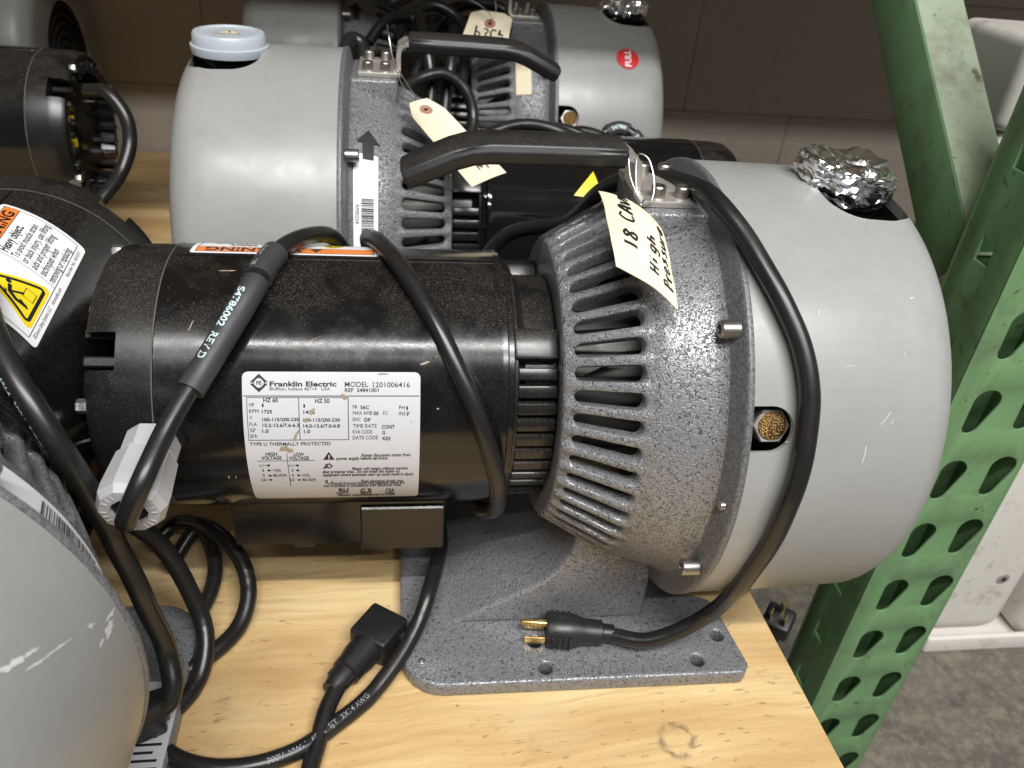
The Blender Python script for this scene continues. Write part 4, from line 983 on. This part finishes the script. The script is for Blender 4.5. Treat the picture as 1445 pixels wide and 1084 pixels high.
# plug hanging in the gap between shelf edge and post
gp = thing('hanging_plug', 'black plug with three brass pins hanging between shelf edge and green post', 'plug', (.288, .0, -.0745))
go = Vector(gp.location); dx_ = Vector((-.25, -.30, .92)).normalized(); sy_ = Vector((0, 0, 1)).cross(dx_).normalized(); uz_ = dx_.cross(sy_)
def local(b): b.v = [tuple(Vector(p) - go) for p in b.v]; return b
hb = MB(); hb.merge(box(-.024, .0, -.0125, .0125, -.0118, .0118, .0035, 3)); hb.merge(lathe((-.045, 0, 0), (1, 0, 0), [(0, .0062), (.012, .0075), (.022, .0105)], 18))
pb = obj('plug_body', local(orient(hb, go, dx_, sy_, uz_)), 'moulded_black', gp)
for yy in (-.0064, .0064): obj('blade', local(orient(box(-.001, .0150, yy - .0008, yy + .0008, -.0075, -.0012, .0004, 1), go, dx_, sy_, uz_)), 'brass', gp)
obj('ground_pin', local(orient(lathe((-.001, 0, .0058), (1, 0, 0), [(0, .0024), (.0165, .0024), (.0185, .0012)], 14), go, dx_, sy_, uz_)), 'brass', gp)
cpts = [go - dx_ * .040, go - dx_ * .075, go + Vector((.03, .06, -.14)), go + Vector((.05, .14, -.16)), go + Vector((.04, .24, -.10)), go + Vector((-.02, .32, -.02))]
obj('cord', local(tube(cpts, .0055, 14)), 'rubber', gp)

# ---------------------------------------------------------------- inlet covers
cp = thing('inlet_cap', 'translucent pale plastic cap with small triangle sticker on a pump inlet', 'plastic cap', (.040 - .222, .262, .3245))
obj('cap_body', lathe((0, 0, 0), (0, 0, 1), [(-.006, .0295), (-.002, .0303), (.0005, .0303), (.0012, .0285), (.0085, .0280), (.0100, .0268), (.0102, .0235), (.0090, .0225), (.0090, .0001)], 48), 'cap_plastic', cp)
k = Print(); k.poly([(-.011, -.006), (.011, -.006), (.001, .011)]); st_ = obj('sticker', flatmesh(k.lay(lambda x, y: (x * 1.1, y, .0093)), 's'), 'sticker_cream', cp)
k = Print(); k.stroke([(-.009, -.005), (.009, -.005), (.001, .009)], .0008, True); k.stroke([(0, .004), (.001, -.001)], .0014); obj('print', flatmesh(k.lay(lambda x, y: (x * 1.1, y, .0096)), 's'), 'ink', st_)
def foil(label, loc, seed, tilt):
    bm = bmesh.new(); bmesh.ops.create_icosphere(bm, subdivisions=5, radius=1); o_ = Vector((seed, seed * 2, 0)); rnd = random.Random(int(seed * 10))
    creases = [(Vector((rnd.gauss(0, 1), rnd.gauss(0, 1), rnd.gauss(0, .5))).normalized(), rnd.uniform(0, 6), rnd.uniform(3, 9)) for _ in range(14)] + [(Vector((rnd.gauss(0, 1), rnd.gauss(0, 1), rnd.gauss(0, .8))).normalized(), rnd.uniform(0, 6), rnd.uniform(9, 19)) for _ in range(14)]
    for v in bm.verts:
        p = v.co.copy()
        q = Vector((p.x * .0285, p.y * .0285, max(-.55, min(.34, p.z)) * .0190))
        w0 = p + nvec(p * 2.1 + o_) * .6
        dsp = 0.
        for d_, ph, fq in creases:                # folds: triangle waves across the sheet
            u_ = (w0.dot(d_) * fq + ph) / math.pi; dsp += (abs((u_ % 2) - 1) - .5) * (.0088 / fq ** .9) * .80
        dsp += noise.noise(p * 2.2 + o_) * .0020
        if p.z < -.25: q += Vector((p.x, p.y, 0)) * (.0015 + .0045 * noise.noise(p * 3.2 + o_))
        v.co = q + p.normalized() * dsp
    b = frombm(bm); me = b.mesh('foil_cover', smooth=False)
    o = obj('foil_cover', me, 'foil'); o.location = loc; o.rotation_euler = tilt
    return tag(o, label, 'foil cover', 'foil covers pressed over pump inlets')
foil('crumpled foil cover on the inlet of the pump with the rating label', (.2185, -.002, .3285), 1.7, (R_(6), R_(7), .4))
foil('crumpled foil cover on the inlet of the pump with the FULL sticker', (-.010 + .222, .56, .3290), 5.1, (R_(-4), R_(3), 1.2))

# ---------------------------------------------------------------- paper tags on wire
GL = {'1': [[(.5, 1), (.5, 0)]], '8': [[(.75, .85), (.4, 1), (.2, .8), (.75, .35), (.6, .02), (.2, .1), (.25, .4), (.8, .8), (.75, .85)]], 'C': [[(.9, .85), (.6, 1), (.25, .75), (.15, .35), (.4, 0), (.85, .12)]], 'A': [[(.0, 0), (.5, 1), (.85, 0)], [(.2, .38), (.75, .4)]], 'V': [[(.1, .75), (.45, 0), (.85, .8)]], 'N': [[(.05, 0), (.15, .75), (.55, .1), (.65, .8), (.95, .3)]],
 'H': [[(.15, 1), (.1, 0)], [(.8, 1), (.75, 0)], [(.1, .5), (.85, .55)]], 'i': [[(.4, .55), (.45, 0)], [(.42, .8), (.43, .86)]], 'g': [[(.8, .6), (.35, .6), (.3, .1), (.75, .15), (.8, .6), (.7, -.35), (.2, -.3)]], 'h': [[(.2, 1), (.2, 0), (.3, .45), (.7, .5), (.8, 0)]], 't': [[(.4, .9), (.45, .05), (.75, .05)], [(.1, .6), (.8, .62)]],
 'P': [[(.2, 1), (.15, -.1)], [(.1, .95), (.7, .95), (.75, .6), (.2, .5)]], 'r': [[(.15, .55), (.25, 0), (.3, .4), (.8, .55)]], 'e': [[(.1, .25), (.8, .35), (.55, .6), (.15, .4), (.3, 0), (.9, .1)]], 's': [[(.75, .55), (.3, .5), (.7, .2), (.2, .0)]], 'u': [[(.1, .55), (.2, .05), (.65, .05), (.75, .55), (.9, .0)]], '3': [[(.1, .9), (.7, .9), (.4, .55), (.75, .3), (.4, 0), (.1, .1)]], ' ': []}
def script(k, s, x, y, w_, h_, pen, slant=.15):
    for ch in s:
        for stq in GL.get(ch, []):
            pts = [p.to_2d() for p in spline([Vector((x + (px_ + slant * py_) * w_, y + py_ * h_, 0)) for px_, py_ in stq], 5)]
            jt = random.uniform(-.06, .06) * h_; pts = [p + Vector((random.uniform(-.02, .02) * w_, jt + random.uniform(-.012, .012) * h_)) for p in pts]
            k.stroke(pts, pen * random.uniform(.75, 1.2))
        x += w_ * random.uniform(1.0, 1.18)
def tag_thing(label, cor, bulge, curl, writing, hole, seed=0):   # cor: BL, TL, TR, BR of the card
    BL, TL, TR, BR = [Vector(c) for c in cor]; nrm = ((TL - BL).cross(BR - BL)).normalized()
    if nrm.dot(cvec - BL) < 0: nrm = -nrm
    th = thing('paper_tag', label, 'paper tag', tuple(TL), 0, 'manila tags wired to the pump handles')
    o_ = TL.copy()
    def at(lift):
        def f_(s, t_):
            p = BL.lerp(TL, s).lerp(BR.lerp(TR, s), t_)
            p = p + nrm * .0011 * noise.noise(p * 70) + nrm * (bulge * 4 * t_ * (1 - t_) * (.4 + .6 * s) + curl * max(0, s - .72) ** 2 * 12 + lift) ; return p - o_
        return f_
    b = MB(); n1, n2 = 20, 14
    ch = .13
    for sd in (0, 1):
        for i in range(n1 + 1):
            s = i / n1; cut = max(0, (s - (1 - ch)) / ch) * .22 if hole else 0
            for j in range(n2 + 1): b.v.append(tuple(at(-.0004 * sd)(s, cut + (1 - 2 * cut) * j / n2)))
    o2 = (n1 + 1) * (n2 + 1)
    for i in range(n1):
        for j in range(n2):
            q = i * (n2 + 1) + j; b.f.append((q, q + 1, q + n2 + 2, q + n2 + 1)); b.f.append((o2 + q, o2 + q + n2 + 1, o2 + q + n2 + 2, o2 + q + 1))
    edge = [i * (n2 + 1) for i in range(n1 + 1)] + [n1 * (n2 + 1) + j for j in range(1, n2 + 1)] + [i * (n2 + 1) + n2 for i in range(n1 - 1, -1, -1)] + [j for j in range(n2 - 1, 0, -1)]
    for a_, c_ in zip(edge, edge[1:] + edge[:1]): b.f.append((a_, c_, o2 + c_, o2 + a_))
    card = obj('card', b, 'manila', th)
    if hole:
        k = Print(); k.poly([(hole[0] + math.cos(2 * math.pi * i / 20) * hole[2], hole[1] + math.sin(2 * math.pi * i / 20) * hole[3]) for i in range(20)]); ey = obj('eyelet_patch', flatmesh(k.lay(at(.0003)), 'e'), 'kraft_eyelet', card)
        k = Print(); k.poly([(hole[0] + math.cos(2 * math.pi * i / 14) * hole[2] * .35, hole[1] + math.sin(2 * math.pi * i / 14) * hole[3] * .35) for i in range(14)]); obj('eyelet_hole', flatmesh(k.lay(at(.0005)), 'e'), 'dark_inside', ey)
    if writing:
        k = Print(); writing(k); obj('handwriting', flatmesh(k.lay(at(.0004)), 'h'), 'marker_ink', card)
    return th, at, o_
def wires(th, o_, paths, r=.00045):
    for p in paths: obj('wire', tube([Vector(q) - o_ for q in p], r, 8, 8), 'wire_metal', th)
def w1(k):      # (s, t): s runs along the card (text direction), t runs down the page
    kk_ = Print(); script(kk_, '18 CAVN', .30, 0, .098, .20, .030, .1); k.add(([(p[0], .40 - p[1]) for p in kk_.v], kk_.f))
    kk_ = Print(); script(kk_, 'High', .20, 0, .095, .15, .026, .1); k.add(([(p[0], .72 - p[1]) for p in kk_.v], kk_.f))
    kk_ = Print(); script(kk_, 'Pressure', .13, 0, .082, .15, .026, .1); k.add(([(p[0], .93 - p[1]) for p in kk_.v], kk_.f))
th, at, o_ = tag_thing('manila tag reading 18 CAVN High Pressure, wired to the strap of the rating-label pump', ((.0640, -.0755, .2980), (.0655, -.0157, .3191), (.0946, -.0466, .3120), (.0955, -.0943, .2835)), .0055, -.004, w1, None)
wires(th, o_, [[(.0835, -.030, .3195), (.0830, -.024, .3260), (.0852, -.0135, .3380), (.0905, -.0140, .3360), (.0940, -.024, .3230), (.0900, -.032, .3150), (.0850, -.034, .3160), (.0880, -.030, .3180)], [(.092, -.038, .3150), (.0985, -.044, .3100), (.106, -.046, .3095)], [(.0835, -.030, .3195), (.0800, -.022, .3270), (.0795, -.014, .3350)]])
def w2(k):
    kk_ = Print(); script(kk_, '38', .10, 0, .10, .26, .028, .1); k.add(([(p[0], .75 - p[1]) for p in kk_.v], kk_.f))
th, at, o_ = tag_thing('manila tag slipped behind the dusty grip, wired to the capped pump', ((.0074, .145, .2567), (-.0444, .20, .2996), (-.0200, .198, .3075), (.0330, .145, .2690)), .003, .001, w2, (.88, .5, .05, .17))
wires(th, o_, [[(-.030, .20, .3005), (-.042, .21, .308), (-.052, .235, .325), (-.056, .248, .342), (-.057, .245, .350)], [(-.030, .20, .3005), (-.040, .215, .311), (-.0495, .25, .322), (-.046, .252, .334), (-.040, .24, .340)]])
def w3(k):
    kk_ = Print(); script(kk_, 'P3Cr', .10, 0, .16, .30, .035, .1); k.add(([(1.0 - p[1] - .45 - .1, p[0] + .1) for p in kk_.v], kk_.f))
th, at, o_ = tag_thing('manila tag with red-brown eyelet above the slotted housing of the FULL pump', ((.0165, .44, .3060), (.0262, .44, .3345), (.0680, .44, .3315), (.0640, .44, .3020)), .002, 0, w3, (.62, .5, .14, .13))
wires(th, o_, [[(.047, .4385, .3245), (.040, .43, .335), (.020, .43, .345), (-.005, .44, .352)], [(.047, .4385, .3245), (.050, .44, .337), (.046, .45, .350)]])

# ---------------------------------------------------------------- stickers particular to single pumps
r3 = roots[2]
k = Print(); k.poly(circle2(0, 0, .0128, 36))
def on_shroud(X, a0_, lift): return lambda x, y: cyl(X + x, .1440 - max(0, X + x - .20) * .035 + lift, a0_ + math.degrees(y / .144))
fs = obj('full_sticker', flatmesh(k.lay(on_shroud(.2115, 50, .0005), .004), 'f'), 'red_print', r3)
vs_, fs_ = text2('FULL', .0098, 0, 0, 'CENTER', bold=.03); k = Print(); k.add(([(-q[1] + .0035, q[0]) for q in vs_], fs_))
obj('print', flatmesh(k.lay(on_shroud(.2115, 50, .0009)), 'f'), 'sticker_white', fs)
obj('masking_tape', grid_label(lambda x, y: cyl(.0905 + x, .1192 + .31 * x, 34 + math.degrees(y / .122)), .0165, .055, .001, 4, 14), 'sticker_cream', r3)
# yellow wire tabs in the open motor end
for (a_, rr_) in ((150, .050), (176, .048)):
    obj('yellow_tab', box(-.2105, -.2060, -.0045, .0045, -.002, .002).mesh('yellow_tab'), 'yellow_print', roots[5]).matrix_local = Matrix.Translation(cyl(-.003, rr_, a_)) @ Matrix.Rotation(R_(90), 4, 'X')
# marks on the shroud of the near pump
k = Print(); rnd = random.Random(5)
for (x, y, rx, ry, tw) in ((.0, 0, .005, .0025, .3), (.006, .004, .003, .0016, .5), (.012, -.0015, .006, .0012, .4), (.019, .003, .006, .0010, .5), (.033, .010, .0022, .0018, .2), (.044, .014, .0020, .0034, -.4), (.047, .006, .0034, .0042, .2), (.045, .000, .0015, .0022, 0)):
    k.poly([(x + (math.cos(a) * rx * math.cos(tw) - math.sin(a) * ry * math.sin(tw)) * q, y + (math.cos(a) * rx * math.sin(tw) + math.sin(a) * ry * math.cos(tw)) * q) for a, q in ((2 * math.pi * i / 20, rnd.uniform(.35, 1.25)) for i in range(20))])
plain('scuff', (.60, .60, .60), .6, var=.2)
obj('scuff_mark', flatmesh(k.lay(lambda x, y: cyl(.186 - y * 1.0 - x * .75, .1443 - max(0, .186 - y - x * .75 - .16) * .02 + .0003, 153 + math.degrees(x * .75 / .144))), 's'), 'scuff', r5)
# crumbs of debris on the concrete
for (lab, x, y, s_) in (('small tan chip of debris on the concrete beside the post foot', .47, -.09, .006), ('small white scrap of debris on the bare concrete', .585, -.03, .007)):
    bm = bmesh.new(); bmesh.ops.create_icosphere(bm, subdivisions=2, radius=s_)
    for v in bm.verts: v.co = Vector((v.co.x, v.co.y * .7, v.co.z * .45)) * (1 + .5 * noise.noise(v.co * 160))
    o = obj('debris_chip', frombm(bm), 'sticker_cream' if 'tan' in lab else 'white_panel'); o.location = (x, y, -.3985 + .002); tag(o, lab, 'debris')

# fine scratches on the shroud of the labelled pump
k = Print()
for (x, y, l, an, wd) in ((.2080, .006, .0085, 52, .00035), (.2120, .004, .0030, 60, .0003), (.1985, -.014, .0100, 88, .0004), (.1700, .062, .0030, 75, .0005), (.2260, .072, .0020, 20, .0007), (.1530, -.006, .0016, 10, .0005), (.1860, .034, .0050, 8, .00022), (.2180, .040, .0040, 100, .00025)):
    d_ = Vector((math.cos(R_(an)), math.sin(R_(an)))); k.stroke([Vector((x, y)) - d_ * l / 2, Vector((x, y)) + d_ * l * .05 + Vector((.0003, 0)), Vector((x, y)) + d_ * l / 2], wd)
obj('scratch_mark', flatmesh(k.lay(lambda x, y: cyl(x, .1448 - max(0, x - .16) * .03, 22 + math.degrees(y / .144)), .003), 's'), 'scuff', roots[0])
# dusty scrapes on the black motor
k = Print(); rnd = random.Random(21)
for (x, a_, l, an, wd) in ((-.1600, 52, .007, 70, .0009), (-.0335, 38, .006, 15, .0016), (-.0265, 41, .003, 40, .0012), (-.098, 46, .018, 24, .00028), (-.1450, 79, .010, 4, .0011), (-.1330, 80, .004, 0, .0012), (-.1440, -12, .003, 95, .0009), (-.1400, -12, .0024, 80, .0007), (-.026, 20, .0016, 20, .0012)):
    d_ = Vector((math.cos(R_(an)), math.sin(R_(an)))); p0 = Vector((x, a_ / 57.3 * .0826)); k.poly([tuple(p0 + d_ * (l / 2) * math.cos(q) + Vector((-d_.y, d_.x)) * (wd / 2) * math.sin(q) * rnd.uniform(.4, 1.3)) for q in [2 * math.pi * i / 12 for i in range(12)]])
obj('scrape_mark', flatmesh(k.lay(lambda x, y: cyl(x, .08275, math.degrees(y / .0826)), .004), 's'), 'adhesive', roots[0])
